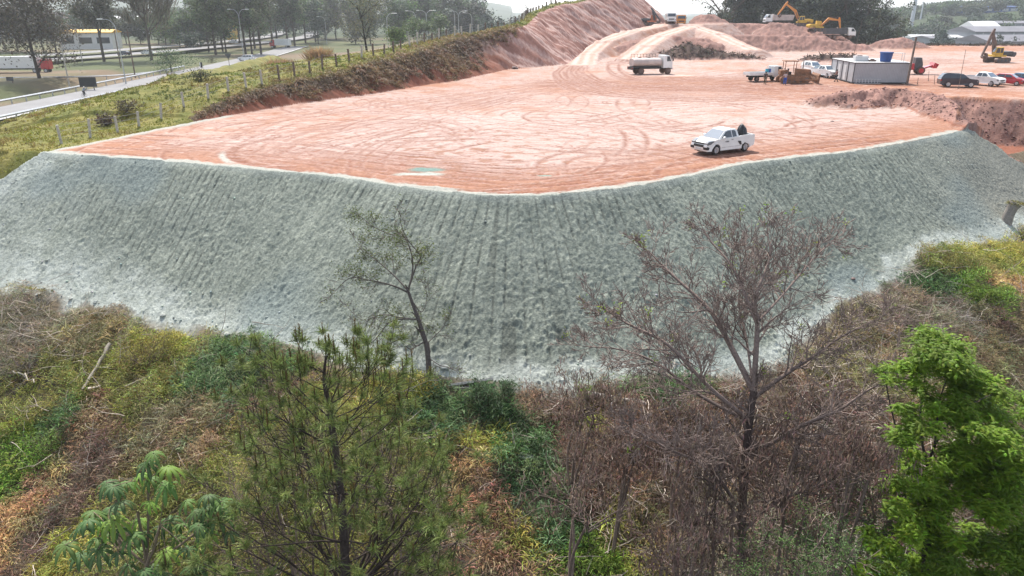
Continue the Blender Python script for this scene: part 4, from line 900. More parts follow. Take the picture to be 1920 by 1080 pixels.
# materials
dust = (.30, .17, .12)
P_white = PM('white_paint', (.72, .72, .70), .35, 0, .05, 2, coat=.4); P_dark = PM('dark_paint', (.022, .028, .045), .25, 0, .1, 2, coat=.6); P_red = PM('red_paint', (.42, .02, .03), .3, 0, .1, 2, coat=.5)
P_blue = PM('blue_paint', (.03, .12, .22), .3, 0, .1, 2, coat=.4); P_green = PM('dark_green_paint', (.03, .06, .055), .3, 0, .1, 2, coat=.4); P_orange = PM('orange_paint', (.60, .23, .035), .5, 0, .12, 1.5)
P_yellow = PM('yellow_paint', (.58, .36, .04), .5, 0, .15, 1.5); P_rust = PM('dusty_yellow', (.24, .115, .06), .8, 0, .3, 2); P_steel = PM('worn_steel', (.16, .11, .09), .6, .3, .3, 3)
P_black = PM('black_plastic', (.02, .02, .022), .5, 0, .2, 4); P_tyre = PM('tyre_rubber', (.03, .027, .026), .85, 0, .3, 6); P_dtyre = PM('dusty_tyre', (.12, .07, .05), .9, 0, .3, 3); P_rim = PM('rim', (.45, .45, .46), .4, .7, .1, 8)
P_grey = PM('grey_panel', (.34, .345, .36), .6, 0, .06, 1.2); P_lgrey = PM('light_grey', (.5, .5, .5), .6, 0, .08, 1); P_dgrey = PM('dark_grey', (.07, .07, .075), .6, 0, .2, 2); P_roof = PM('white_roof', (.62, .62, .61), .6, 0, .08, .8)
P_wood = PM('weathered_wood', (.14, .10, .08), .9, 0, .35, 5, .4); P_conc = PM('concrete_post', (.42, .39, .34), .9, 0, .2, 4); P_galv = PM('galvanised_steel', (.42, .43, .44), .45, .6, .1, 2); P_tank = PM('dusty_tank', (.50, .42, .38), .5, 0, .15, 1)
P_bt = PM('blue_plastic', (.015, .06, .22), .45, 0, .12, 2); P_barrel = PM('blue_drum', (.02, .10, .42), .4, 0, .1, 3); P_fact = PM('factory_blue', (.05, .11, .32), .5, 0, .08, .1); P_wall = PM('factory_wall', (.55, .56, .58), .7, 0, .08, .08)
P_froof = PM('sheet_roof', (.15, .145, .16), .6, 0, .15, .08); P_ltow = PM('tower_yellow', (.62, .36, .03), .6, 0, .08, .3); P_lamp = PM('lamp_glass', (.8, .8, .78), .2)
def glassm(name, c): m, nt, bs = mk(name); bs.inputs['Base Color'].default_value = (*c, 1); bs.inputs['Roughness'].default_value = .06; bs.inputs['Specular IOR Level'].default_value = .9; return m
P_glass = glassm('tinted_glass', (.03, .04, .05)); P_ws = glassm('windscreen', (.09, .13, .18)); P_hl = glassm('headlight', (.14, .15, .16)); P_tl = glassm('tail_light', (.3, .01, .01))
def front_of(a, b, za=None):
    """root location and heading from the ground points under the front and the rear wheel (picture points)"""
    A = on(*a); B = on(*b); d = A-B; return (A+B)/2, math.atan2(d[1], d[0])
def arcpts(cx, cz, r, a0, a1, n=9): return [(cx+r*math.cos(R(a0+(a1-a0)*i/n)), cz+r*math.sin(R(a0+(a1-a0)*i/n))) for i in range(n+1)]
def wheel(par, x, y, r, w=.2, tm=None, rm=None, spokes=0, name='wheel'):
    s = 1 if y > 0 else -1; o = MB(); o.cyl((0, 0, 0), r, w, 'y', 22); wh = o.build(name, tm or P_tyre, par, .025); wh.location = (x, y, r)
    m = MB(); m.cyl((0, s*(w/2+.002), 0), r*.64, .012, 'y', 20)
    if spokes:
        for k in range(spokes):
            a = 2*math.pi*k/spokes; c, s_ = math.cos(a), math.sin(a); m.bar((.04*c, s*(w/2+.015), .04*s_), (r*.6*c, s*(w/2+.015), r*.6*s_), .03, 5)
    m.build('rim', rm or P_rim, wh); return wh
CT = {  # wheelbase front x, rear x, r, W, lower top line (front to rear), cabin (base front, roof front, roof rear, base rear), ends
 'suv': dict(L=4.8, W=1.86, fx=1.42, rx=-1.38, r=.38, top=[(2.36, .62), (2.3, .92), (2.1, 1.05), (1.05, 1.16), (-2.3, 1.18), (-2.4, 1.0)], cab=[(1.15, 1.13), (.35, 1.72), (-1.95, 1.75), (-2.36, 1.15)], wins=[[(.85, 1.2), (.32, 1.62), (-.35, 1.65), (-.35, 1.2)], [(-.43, 1.2), (-.43, 1.65), (-1.2, 1.66), (-1.25, 1.2)], [(-1.33, 1.2), (-1.28, 1.66), (-1.85, 1.64), (-2.1, 1.22)]], z0=.3, rw=.66),
 'hatch': dict(L=4.0, W=1.7, fx=1.25, rx=-1.22, r=.31, top=[(1.98, .5), (1.95, .72), (1.78, .86), (.95, 1.0), (-1.85, 1.05), (-1.98, .85)], cab=[(1.05, .97), (.25, 1.46), (-1.2, 1.48), (-1.85, 1.03)], wins=[[(.78, 1.04), (.22, 1.38), (-.3, 1.40), (-.3, 1.04)], [(-.38, 1.04), (-.38, 1.40), (-1.1, 1.38), (-1.45, 1.08)]], z0=.24, rw=.58),
 'pick': dict(L=5.2, W=1.85, fx=1.6, rx=-1.5, r=.38, top=[(2.58, .62), (2.55, .95), (2.35, 1.1), (1.3, 1.2), (-.55, 1.2), (-.56, 1.2), (-2.5, 1.15), (-2.58, .95)], cab=[(1.4, 1.17), (.6, 1.75), (-.5, 1.78), (-.85, 1.19)], wins=[[(1.1, 1.24), (.55, 1.66), (.15, 1.68), (.15, 1.24)], [(.07, 1.24), (.07, 1.68), (-.45, 1.68), (-.6, 1.25)]], z0=.38, rw=.64),
 'van': dict(L=4.3, W=1.75, fx=1.35, rx=-1.25, r=.31, top=[(2.12, .5), (2.1, .8), (1.95, .95), (1.25, 1.12), (-2.05, 1.12), (-2.12, .85)], cab=[(1.35, 1.09), (.55, 1.72), (-1.9, 1.76), (-2.1, 1.1)], wins=[[(1.05, 1.16), (.5, 1.62), (-.1, 1.64), (-.1, 1.16)], [(-.2, 1.16), (-.2, 1.64), (-1.0, 1.64), (-1.0, 1.16)]], z0=.24, rw=.62),
}
def car(name, label, cat, loc, rz, paint, T, group=None, bars=False, details=True):
    p = CT[T]; t = empty(name, loc, rz, label, cat, group); W = p['W']/2; z0 = p['z0']; top = p['top']; fr = top[0][0]; re = top[-1][0]; r = p['r']; ra = r+.07
    tp = lambda x, z: 1-.10*max(0, abs(x)/(p['L']/2)-.62)/.38
    P = [(fr-.05, z0)]+top+[(re+.03, z0+.05)]+[(p['rx']-ra, z0)]+arcpts(p['rx'], r, ra, 180+math.degrees(math.asin((r-z0)/ra))*1, 0-math.degrees(math.asin((r-z0)/ra)), 8)[0:]+arcpts(p['fx'], r, ra, 180+math.degrees(math.asin((r-z0)/ra)), -math.degrees(math.asin((r-z0)/ra)), 8)
    MB().prism(P, -W, W, tp).build('body', paint, t, .035)
    cb = p['cab']; zb, zt_ = cb[0][1], cb[1][1]; ws = lambda x, z: 1-(1-p['rw']/(W*.94))*(z-zb)/(zt_-zb)
    MB().prism(cb, -W*.94, W*.94, ws).build('cabin', paint, t, .03)
    def face(a, b, m, nm, off):                 # glass across the width between two cabin corners
        (xa, za), (xb, zb2) = a, b; n = Vector((zb2-za, 0, xa-xb)); n.normalize(); n = n if n.x*off > 0 else -n; q_ = []
        for f, side in ((.1, -1), (.1, 1), (.9, 1), (.9, -1)):
            x, z = xa+(xb-xa)*f, za+(zb2-za)*f; q_.append(Vector((x, side*(W*.94*ws(x, z)-.09), z))+n*.012)
        o = MB(); k = [tuple(v) for v in q_]; k2 = [tuple(v+n*.01) for v in q_]; o.quad(*k2); o.quad(*k[::-1]); [o.quad(k[i], k[(i+1) % 4], k2[(i+1) % 4], k2[i]) for i in range(4)]; o.build(nm, m, t)
    face(cb[0], cb[1], P_ws, 'windscreen', 1); face(cb[3], cb[2], P_glass, 'rear_window', -1)
    for s in (-1, 1):
        for w_ in p['wins']:
            o = MB(); A = [(x, s*(W*.94*ws(x, z)+.006), z) for x, z in w_]; B = [(x, s*(W*.94*ws(x, z)+.016), z) for x, z in w_]; o.quad(*A); o.quad(*B); n_ = len(A); [o.quad(A[i], A[(i+1) % n_], B[(i+1) % n_], B[i]) for i in range(n_)]; o.build('side_window', P_glass, t)
        for x in (p['fx'], p['rx']): wheel(t, x, s*(W-.11), r, .2, spokes=6 if T == 'pick' else 5)
        MB().box(fr-.32, fr-.035, s*(W*.93)-.2*(s > 0), s*(W*.93)+.2*(s < 0), top[1][1]-.2, top[1][1]-.03).build('headlight', P_hl, t, .03)
        MB().box(re-.012, re+.15, s*(W*.93)-.14*(s > 0), s*(W*.93)+.14*(s < 0), top[-1][1]-.22, top[-1][1]+.03).build('tail_light', P_tl, t, .02)
        MB().prism([(cb[0][0]-.28, zb+.08), (cb[0][0]-.42, zb+.08), (cb[0][0]-.44, zb+.2), (cb[0][0]-.32, zb+.22)], s*(W+.0), s*(W+.17)).build('mirror', paint if T != 'suv' else P_black, t, .02)
        MB().box(-.3, -.12, s*(W+.002), s*(W+.02), zb-.16, zb-.13).build('door_handle', P_black, t)
    MB().box(fr-.02, fr+.02, -W*.5, W*.5, top[1][1]-.24, top[1][1]-.08).build('grille', P_black, t, .01)
    MB().box(fr-.06, fr+.03, -W*.72, W*.72, z0+.05, z0+.17).build('bumper_vent', P_black, t, .01)
    MB().box(fr+.012, fr+.028, -.2, .2, z0+.19, z0+.30).build('number_plate', P_lgrey, t)
    if bars:
        for s in (-1, 1): MB().box(-1.8, .2, s*.6-.02, s*.6+.02, zt_+.02, zt_+.06).build('roof_rail', P_black, t)
    if T == 'pick':
        MB().box(-2.45, -.95, -W+.12, W-.12, 1.178, 1.192).build('bed_cover', P_black, t)
    return t

# ---- the white pickup on the platform
loc, rz = front_of((1338, 291), (1396, 283.5)); rzp = rz; pos = loc+np.array([-math.sin(rz), math.cos(rz), 0])*-.75; pos[2] = gz(pos[0], pos[1])+.02
t = empty('pickup_truck', pos, rz, 'small white pickup parked alone on the red earth platform near its rim', 'pickup truck')
W = .85; fx, rx, r = 1.36, -1.34, .315; ra = .375; an = math.degrees(math.asin((r-.24)/ra))
tp = lambda x, z: 1-.13*max(0, (x-1.35)/.85)**1.6-.05*max(0, (-x-1.7)/.5)-.04*max(0, z-.75)
nose = [(2.12, .24), (2.2, .42), (2.21, .6), (2.13, .78), (1.98, .86), (1.6, .95), (1.12, 1.01)]
farch = arcpts(fx, r, ra, 180+an, -an, 10); rarch = arcpts(rx, r, ra, 180+an, -an, 10)
t.scale = (1.08, 1.05, 1.1)
MB().prism(nose+[(.3, 1.03), (-.62, 1.06), (-.72, 1.04), (-.74, .52), (-2.1, .50), (-2.12, .42), (-1.74, .42), (-1.72, .72), (-.95, .72), (-.92, .24)]+farch[0:], -W, W, tp).build('body', P_white, t, .03)
for s in (-1, 1):
    side = [(-.60, 1.06), (-.8, 1.09), (-1.4, 1.105), (-2.1, 1.10), (-2.19, 1.02), (-2.22, .6), (-2.18, .36), (-1.8, .28)]+rarch+[(-.6, .24)]
    MB().prism(side, s*(W-.06), s*(W+.004), lambda x, z: tp(x, z)).build('bed_side', P_white, t, .018)
MB().box(-2.2, -2.13, -W*.93, W*.93, .42, 1.08).build('tailgate', P_white, t, .02)
MB().box(-2.12, -.76, -W+.1, W-.1, .505, .53).build('bed_liner', P_black, t)
MB().box(-.79, -.745, -W+.08, W-.08, .53, 1.03).build('bed_liner', P_black, t)
cb = [(1.22, .985), (.50, 1.50), (.1, 1.555), (-.42, 1.54), (-.60, 1.45), (-.70, 1.05)]; Wt = .60
ws = lambda x, z: 1-(1-Wt/(W*.95))*(z-.985)/.57
MB().prism(cb, -W*.95, W*.95, ws).build('cabin', P_white, t, .045)
def glassq(P2, side=None, m=P_glass, name='side_window', off=.004, th=.012):
    o = MB(); A = [(x, side*(W*.95*ws(x, z)+off), z) for x, z in P2]; B = [(x, side*(W*.95*ws(x, z)+off+th), z) for x, z in P2]; n = len(A); o.quad(*A); o.quad(*B); [o.quad(A[i], A[(i+1) % n], B[(i+1) % n], B[i]) for i in range(n)]; return o.build(name, m, t)
for s in (-1, 1):
    glassq([(.93, 1.055), (.50, 1.40), (.3, 1.455), (.02, 1.475), (-.02, 1.06)], s); glassq([(-.10, 1.06), (-.07, 1.475), (-.33, 1.465), (-.42, 1.38), (-.47, 1.08)], s)
def across(a, b, m, nm, n, inset=.07):
    o = MB(); n = Vector(n).normalized(); K = []
    for (x, z), side in ((a, -1), (a, 1), (b, 1), (b, -1)): K.append(Vector((x, side*(W*.95*ws(x, z)-inset), z))+n*.004)
    k = [tuple(v) for v in K]; k2 = [tuple(v+n*.012) for v in K]; o.quad(*k2); o.quad(*k[::-1]); [o.quad(k[i], k[(i+1) % 4], k2[(i+1) % 4], k2[i]) for i in range(4)]; return o.build(nm, m, t)
across((1.19, 1.006), (.53, 1.478), P_ws, 'windscreen', (.52, 0, .72)); across((1.245, .985), (1.19, 1.01), P_black, 'wiper_cowl', (.52, 0, .8), .03); across((-.68, 1.12), (-.615, 1.42), P_glass, 'rear_window', (-1, 0, .2))
for s in (-1, 1):
    for x in (fx, rx): wheel(t, x, s*(W-.10), r, .19, spokes=7)
    hl = [(2.14, .64), (2.185, .78), (2.02, .885), (1.68, .935), (1.58, .88), (1.85, .70)]
    o = MB(); o.prism(hl, s*(W*.60), s*(W*.992+.0), lambda x, z: tp(x, z)*(1.012)); o.build('headlight', P_hl, t, .015)
    MB().prism([(2.19, .36), (2.225, .52), (2.1, .56), (1.96, .50), (2.0, .36)], s*.44, s*.80, lambda x, z: 1-.05*max(0, 2.1-x)).build('fog_lamp_recess', P_black, t, .01)
    MB().prism([(.92, 1.03), (.78, 1.03), (.74, 1.10), (.78, 1.17), (.90, 1.14)], s*.87, s*1.03).build('mirror', P_white, t, .03)
    MB().prism([(-.78, .50), (-.95, .50), (-.86, .74), (-.60, .78), (-.58, .72)], s*(W+.0055), s*(W+.013)).build('side_vent', P_black, t)
    MB().box(-.12, .06, s*(W*.995), s*(W*.995+.02), .90, .93).build('door_handle', P_black, t)
    MB().box(-2.225, -2.10, s*(W*.90), s*(W*.90)+s*-.11, .72, 1.04).build('tail_light', P_tl, t, .01)
    MB().box(.035, .045, s*(W*.985), s*(W*.985+.004), .3, 1.0).build('door_gap', P_dgrey, t); MB().box(-.92, .9, s*(W+.003), s*(W+.012), .44, .45).build('side_seam', P_dgrey, t)
MB().box(2.185, 2.232, -.46, .46, .51, .67).build('lower_grille', P_black, t, .01); MB().box(2.12, 2.20, -.48, .48, .71, .80).build('upper_grille', P_black, t, .01)
np_ = MB().box(2.222, 2.236, -.24, .24, .34, .44).build('number_plate', P_lgrey, t)
MB().box(-2.0, 2.0, -.6, .6, .18, .26).build('underbody', P_black, t)
for k, (x, w_, h_) in enumerate(((.62, .05, .05), (.54, .035, .09), (.47, .05, .10), (.40, .05, .10), (.33, .045, .09), (.27, .03, .05))): MB().box(x-w_/2, x+w_/2, W*.99+.003, W*.99+.009, .80-h_/2, .80+h_/2).build('door_emblem', P_dgrey, t)
# load in the bed
ld = bmesh.new(); bmesh.ops.create_icosphere(ld, subdivisions=3, radius=1)
for v in ld.verts: n = 1+.5*(vn(v.co.x*2.2+5, v.co.y*2.2+v.co.z*2, 5)-.5)+.25*(vn(v.co.x*6, v.co.y*6+v.co.z*5, 6)-.5); v.co = Vector((v.co.x*.42*n, v.co.y*.52*n, max(-.2, v.co.z*.95*n)))
me = bpy.data.meshes.new('tarp_bundle'); ld.to_mesh(me); ld.free(); me.materials.append(P_black); o = bpy.data.objects.new('tarp_bundle', me); COL.objects.link(o)
c, s = math.cos(rz), math.sin(rz); o.location = (pos[0]-1.85*c+.05*s, pos[1]-1.85*s-.05*c, pos[2]+.78); o.rotation_euler = (0, 0, rz); tag(o, 'dark heap of bags and tarpaulin in the bed of the small white pickup', 'bundle')

# ---- cars by the site office
def put(a, b, off=.8): 
    p, rz = front_of(a, b); q_ = p+np.array([-math.sin(rz), math.cos(rz), 0])*off*(1 if -math.sin(rz)*0+math.cos(rz) > 0 else -1); q_[2] = gz(q_[0], q_[1])+.02; return q_, rz
def put1(px, py, deg, D=None):
    if D: p = pd(px, py, D); p[2] = gz(p[0], p[1])+.02
    else: p = on(px, py); p[2] += .02
    return p, R(deg)
p, rz = put1(1794, 163, -14); car('suv', 'dark blue suv with roof rails parked on the rim of the trench', 'suv', p, rz, P_dark, 'suv', 'cars parked by the trench', True)
p, rz = put1(1842, 160, -62); car('double_cab_pickup', 'white double cab pickup between the dark suv and the red hatchback', 'pickup truck', p, rz, P_white, 'pick', 'cars parked by the trench')
p, rz = put1(1889, 159, -48); car('hatchback', 'red hatchback parked right of the white double cab pickup', 'car', p, rz, P_red, 'hatch', 'cars parked by the trench')
p, rz = put1(1921, 158, -60); car('hatchback', 'blue hatchback cut by the right edge of the photo', 'car', p, rz, P_blue, 'hatch', 'cars parked by the trench')
p, rz = put1(1546, 145, -75); car('double_cab_pickup', 'silver white pickup facing the camera beside the bulldozer blade', 'pickup truck', p, rz, P_white, 'pick', 'cars parked by the bulldozer')
p, rz = put1(1521, 136, -80); car('van', 'white van standing behind the bulldozer blade', 'van', p, rz, P_white, 'van', 'cars parked by the bulldozer')
p, rz = put1(1533, 142, -120); car('hatchback', 'dark green car squeezed between the white van and the silver white pickup', 'car', p, rz, P_green, 'hatch', 'cars parked by the bulldozer')

# ---- trucks
def cab_parts(t, x0, x1, W, z0, z1, paint):
    """upright truck cab from x0 (rear) to x1 (front)"""
    P = [(x0, z0), (x0, z1), (x0+(x1-x0)*.62, z1), (x1-.06, z0+(z1-z0)*.5), (x1, z0+(z1-z0)*.42), (x1, z0)]
    MB().prism(P, -W, W, lambda x, z: 1-.06*max(0, (z-z0)/(z1-z0)-.45)).build('cab', paint, t, .04)
    zb, zt_ = z0+(z1-z0)*.53, z0+(z1-z0)*.93; xa, xb = x1-.065, x0+(x1-x0)*.67
    o = MB(); n = Vector((zt_-zb, 0, xa-xb)).normalized(); K = [Vector((xa, -W*.88, zb))+n*.03, Vector((xa, W*.88, zb))+n*.03, Vector((xb, W*.85, zt_))+n*.03, Vector((xb, -W*.85, zt_))+n*.03]; k = [tuple(v) for v in K]; k2 = [tuple(v+n*.02) for v in K]; o.quad(*k2); o.quad(*k); [o.quad(k[i], k[(i+1) % 4], k2[(i+1) % 4], k2[i]) for i in range(4)]; o.build('windscreen', P_glass, t)
    for s in (-1, 1):
        MB().prism([(x0+.35*(x1-x0), zb), (x0+.35*(x1-x0), zt_-.02), (xb-.12, zt_-.02), (x1-.3, zb)], s*(W*1.0+.002), s*(W+.014)).build('side_window', P_glass, t)
        MB().box(x1-.05, x1+.03, s*W*.85-.12, s*W*.85+.12, z0+.12, z0+.3).build('headlight', P_hl, t, .02); MB().box(x1-.1, x1+.06, s*(W+.12)-.05, s*(W+.12)+.05, zb, zb+.45).build('mirror', P_black, t)
    MB().box(x1-.02, x1+.035, -W*.6, W*.6, z0+.2, z0+.5).build('grille', P_black, t); MB().box(x1-.1, x1+.09, -W, W, z0-.22, z0+.05).build('bumper', paint if paint != P_white else P_lgrey, t, .03)
def chassis(t, x0, x1, z=.75): 
    for s in (-1, 1): MB().box(x0, x1, s*.4-.05, s*.4+.05, z-.12, z+.12).build('chassis_rail', P_black, t)
def dump(name, label, loc, rz, paint, body, axles=(2.6, -1.6, -2.9), group='dump trucks', L=8.0):
    t = empty(name, loc, rz, label, 'dump truck', group); chassis(t, -L/2+.3, L/2-1.2, .95); cab_parts(t, L/2-2.0, L/2, 1.2, .95, 2.85, paint)
    o = MB(); x0, x1 = -L/2, L/2-2.3
    o.prism([(x0, 1.35), (x0-.25, 2.75), (x1, 2.75), (x1, 1.25)], -1.22, -1.14); o.prism([(x0, 1.35), (x0-.25, 2.75), (x1, 2.75), (x1, 1.25)], 1.14, 1.22); o.box(x0, x1, -1.14, 1.14, 1.25, 1.35); o.box(x1-.08, x1, -1.14, 1.14, 1.35, 2.95); o.prism([(x0, 1.35), (x0-.25, 2.75), (x0-.17, 2.75), (x0+.08, 1.35)], -1.14, 1.14); o.build('tipper_body', body, t, .02)
    for k in range(6):
        x = x0+.4+k*(x1-x0-.6)/5
        for s in (-1, 1): MB().box(x-.06, x+.06, s*1.225-.03, s*1.225+.05*(s), 1.35, 2.7).build('body_rib', body, t)
    for x in axles:
        for s in (-1, 1): wheel(t, x, s*1.02, .52, .34, P_dtyre, P_steel)
    return t
p, rz = put1(1257, 38.5, -97, 203); dump('dump_truck', 'white dump truck coming over the crest of the haul road, beside the orange one', p, rz, P_white, P_white)
p, rz = put1(1277, 36, -100, 207); dump('dump_truck', 'orange dump truck following the white one on the haul road crest', p, rz, P_orange, P_orange)
p, rz = put1(1458, 44, 180, 214); dump('dump_truck', 'white dump truck being loaded under the raised boom of the orange excavator', p, rz, P_white, P_tank)
p, rz = put1(1572, 74, 0, 200); dump('dump_truck', 'dump truck with white cab and dark body beside the low armed excavator', p, rz, P_white, P_dgrey)
p, rz = put1(1697, 70.5, -150, 207); t = empty('light_truck', p, rz, 'small white truck half hidden behind the far earth mound', 'truck'); cab_parts(t, .6, 2.2, .95, .6, 2.2, P_white); MB().box(-2.4, .5, -1, 1, .7, 1.1).build('load_bed', P_lgrey, t, .02); [wheel(t, x, s*.85, .4, .25) for x in (1.4, -1.4) for s in (-1, 1)]
# water tanker, seen from behind-left
loc, rz = put1(1219, 139, 14); t = empty('water_tanker', loc, rz, 'dusty white water tank truck parked near the brush heap', 'tank truck'); S0 = 1.0
chassis(t, -3.3, 3.0, .95); cab_parts(t, 1.75, 3.35, 1.15, 1.0, 2.95, P_white)
o = MB(); prev = []
for k, x in enumerate(np.linspace(-3.4, 1.45, 9)):
    sc = (.93 if k in (0, 8) else 1.0); row = [o.bm.verts.new((x, 1.18*sc*math.copysign(abs(math.cos(a))**.75, math.cos(a)), 1.9+.66*sc*math.copysign(abs(math.sin(a))**.8, math.sin(a)))) for a in [2*math.pi*i/24 for i in range(24)]]
    if prev: [o.bm.faces.new((prev[i], prev[(i+1) % 24], row[(i+1) % 24], row[i])) for i in range(24)]
    else: o.bm.faces.new(row)
    prev = row
o.bm.faces.new(prev); o.build('tank', P_tank, t, .03)
for x in (-2.0, -.4): MB().cyl((x, 0, 2.58), .28, .18, 'z', 14).build('tank_hatch', P_steel, t)
o = MB(); [o.bar((x, 1.0, 2.5), (x, 1.0, 3.1), .03) for x in np.linspace(-3.1, 1.2, 9)]; o.bar((-3.1, 1.0, 3.1), (1.2, 1.0, 3.1), .03); o.build('roof_rail', P_wood, t)
MB().box(-3.6, -3.42, -1.15, 1.15, .75, 1.2).build('rear_bumper', P_black, t); MB().box(-3.3, 1.4, -1.1, 1.1, 1.08, 1.25).build('subframe', P_black, t)
for s in (-1, 1): MB().box(-3.64, -3.6, s*.95-.15, s*.95+.15, .95, 1.1).build('tail_light', P_tl, t)
for x in (2.6, -2.1): [wheel(t, x, s*1.0, .52, .36, P_dtyre, P_steel) for s in (-1, 1)]
# flatbed service truck
loc, rz = put1(1431, 152, 12); t = empty('flatbed_truck', loc, rz, 'small white flatbed truck with blue drums, left of the bulldozer', 'truck'); cab_parts(t, 1.1, 2.7, .92, .62, 2.15, P_white); chassis(t, -2.6, 2, .68)
o = MB(); o.box(-2.8, .98, -1.02, 1.02, .86, .94); [o.box(-2.8, .98, s*1.02-.03, s*1.02+.03, .94, 1.28) for s in (-1, 1)]; o.box(-2.83, -2.77, -1, 1, .94, 1.28); o.build('load_bed', P_white, t, .01)
o = MB(); [o.bar((.95, y, .95), (.95, y, 2.1), .03) for y in (-.9, -.45, 0, .45, .9)]; [o.bar((.95, -.9, z_), (.95, .9, z_), .03) for z_ in (1.5, 2.1)]; o.build('headboard', P_lgrey, t)
for x in (1.9, -1.6): [wheel(t, x, s*.86, .37, .26, P_tyre, P_steel) for s in (-1, 1)]
M_ = Matrix.Translation(loc) @ Matrix.Rotation(rz, 4, 'Z')
o = MB(); o.box(-2.6, -.2, -.7, .6, 0, .16); o.box(-2.3, -.6, -.5, .4, .16, .28); o = o.build('folded_tarp', P_dgrey, None, .04); o.matrix_world = M_ @ Matrix.Translation((0, 0, .945)); tag(o, 'dark folded tarp lying on the white flatbed', 'tarp')
for k, (x, y) in enumerate(((.15, -.5), (.55, -.35))): o = MB(); o.cyl((0, 0, .4), .27, .8, 'z', 18); [o.cyl((0, 0, z_), .285, .04, 'z', 18) for z_ in (.02, .27, .53, .78)]; o = o.build('drum', P_barrel if k else PM('cyan_drum', (.05, .33, .45), .4), None); o.matrix_world = M_ @ Matrix.Translation((x, y, .945)); tag(o, ['light blue drum on the flatbed, the one farther from the cab', 'deep blue drum on the flatbed against the cab'][k], 'drum', 'drums on the flatbed')

# ---- bulldozer
def track_prof(x0, x1, r): return [(x1+r*math.cos(a), r+r*math.sin(a)) for a in np.linspace(-math.pi/2, math.pi/2, 8)]+[(x0+r*math.cos(a), r+r*math.sin(a)) for a in np.linspace(math.pi/2, 1.5*math.pi, 8)]
def track(t, x0, x1, r, y0, y1, m, name='crawler_track'):
    o = MB(); o.prism(track_prof(x0, x1, r), y0, y1); 
    for x in np.arange(x0, x1+.01, .28): o.box(x-.04, x+.04, y0-.02, y1+.02, 2*r, 2*r+.045); o.box(x-.04, x+.04, y0-.02, y1+.02, -.03, 0)
    ob = o.build(name, m, t)
    for x in np.linspace(x0, x1, 5): w_ = MB().cyl((x, y0 if y0 < 0 else y1, r*(1 if x in (x0, x1) else .62)), r*(.72 if x in (x0, x1) else .4), .06, 'y', 14); w_.build('road_wheel', P_steel, ob)
loc, rz = put1(1487, 155, -6); t = empty('bulldozer', loc, rz, 'dusty yellow bulldozer with canopy and front blade beside the flatbed truck', 'bulldozer')
for s in (-1, 1): track(t, -1.7, 1.5, .48, s*1.05-.28, s*1.05+.28, P_rust)
MB().box(-1.9, 2.2, -.7, .7, .5, 1.1).build('hull', P_rust, t, .04); MB().prism([(.1, 1.1), (.1, 1.95), (2.1, 1.85), (2.3, 1.1)], -.55, .55).build('engine_hood', P_rust, t, .05); MB().box(-2.1, -1.0, -.75, .75, 1.1, 1.75).build('fuel_tank', P_rust, t, .06)
MB().box(-.95, -.45, -.3, .3, 1.1, 1.5).build('seat', P_black, t, .05); MB().box(-.95, -.83, -.3, .3, 1.5, 1.95).build('seat_back', P_black, t, .04)
for x in (-1.5, .0):
    for s in (-1, 1): MB().bar((x, s*.7, 1.1), (x, s*.7, 2.95), .05).build('canopy_post', P_rust, t)
MB().prism([(-1.75, 2.93), (-1.65, 3.06), (.15, 3.06), (.25, 2.93)], -.9, .9).build('canopy_roof', P_rust, t, .02); MB().bar((1.2, .3, 1.85), (1.2, .3, 3.0), .07).build('exhaust', P_steel, t)
MB().prism([(3.0, .05), (2.85, .5), (2.9, 1.1), (3.1, 1.35), (3.16, 1.33), (3.0, 1.05), (2.96, .5), (3.1, .05)], -1.85, 1.85).build('blade', P_rust, t, .01)
for s in (-1, 1): MB().prism([(-.2, .35), (-.2, .6), (2.95, .6), (2.95, .3)], s*1.5-.08, s*1.5+.08).build('push_arm', P_rust, t, .02); MB().bar((1.9, s*.6, 1.5), (2.9, s*.8, .8), .06).build('hydraulic_cylinder', P_steel, t)

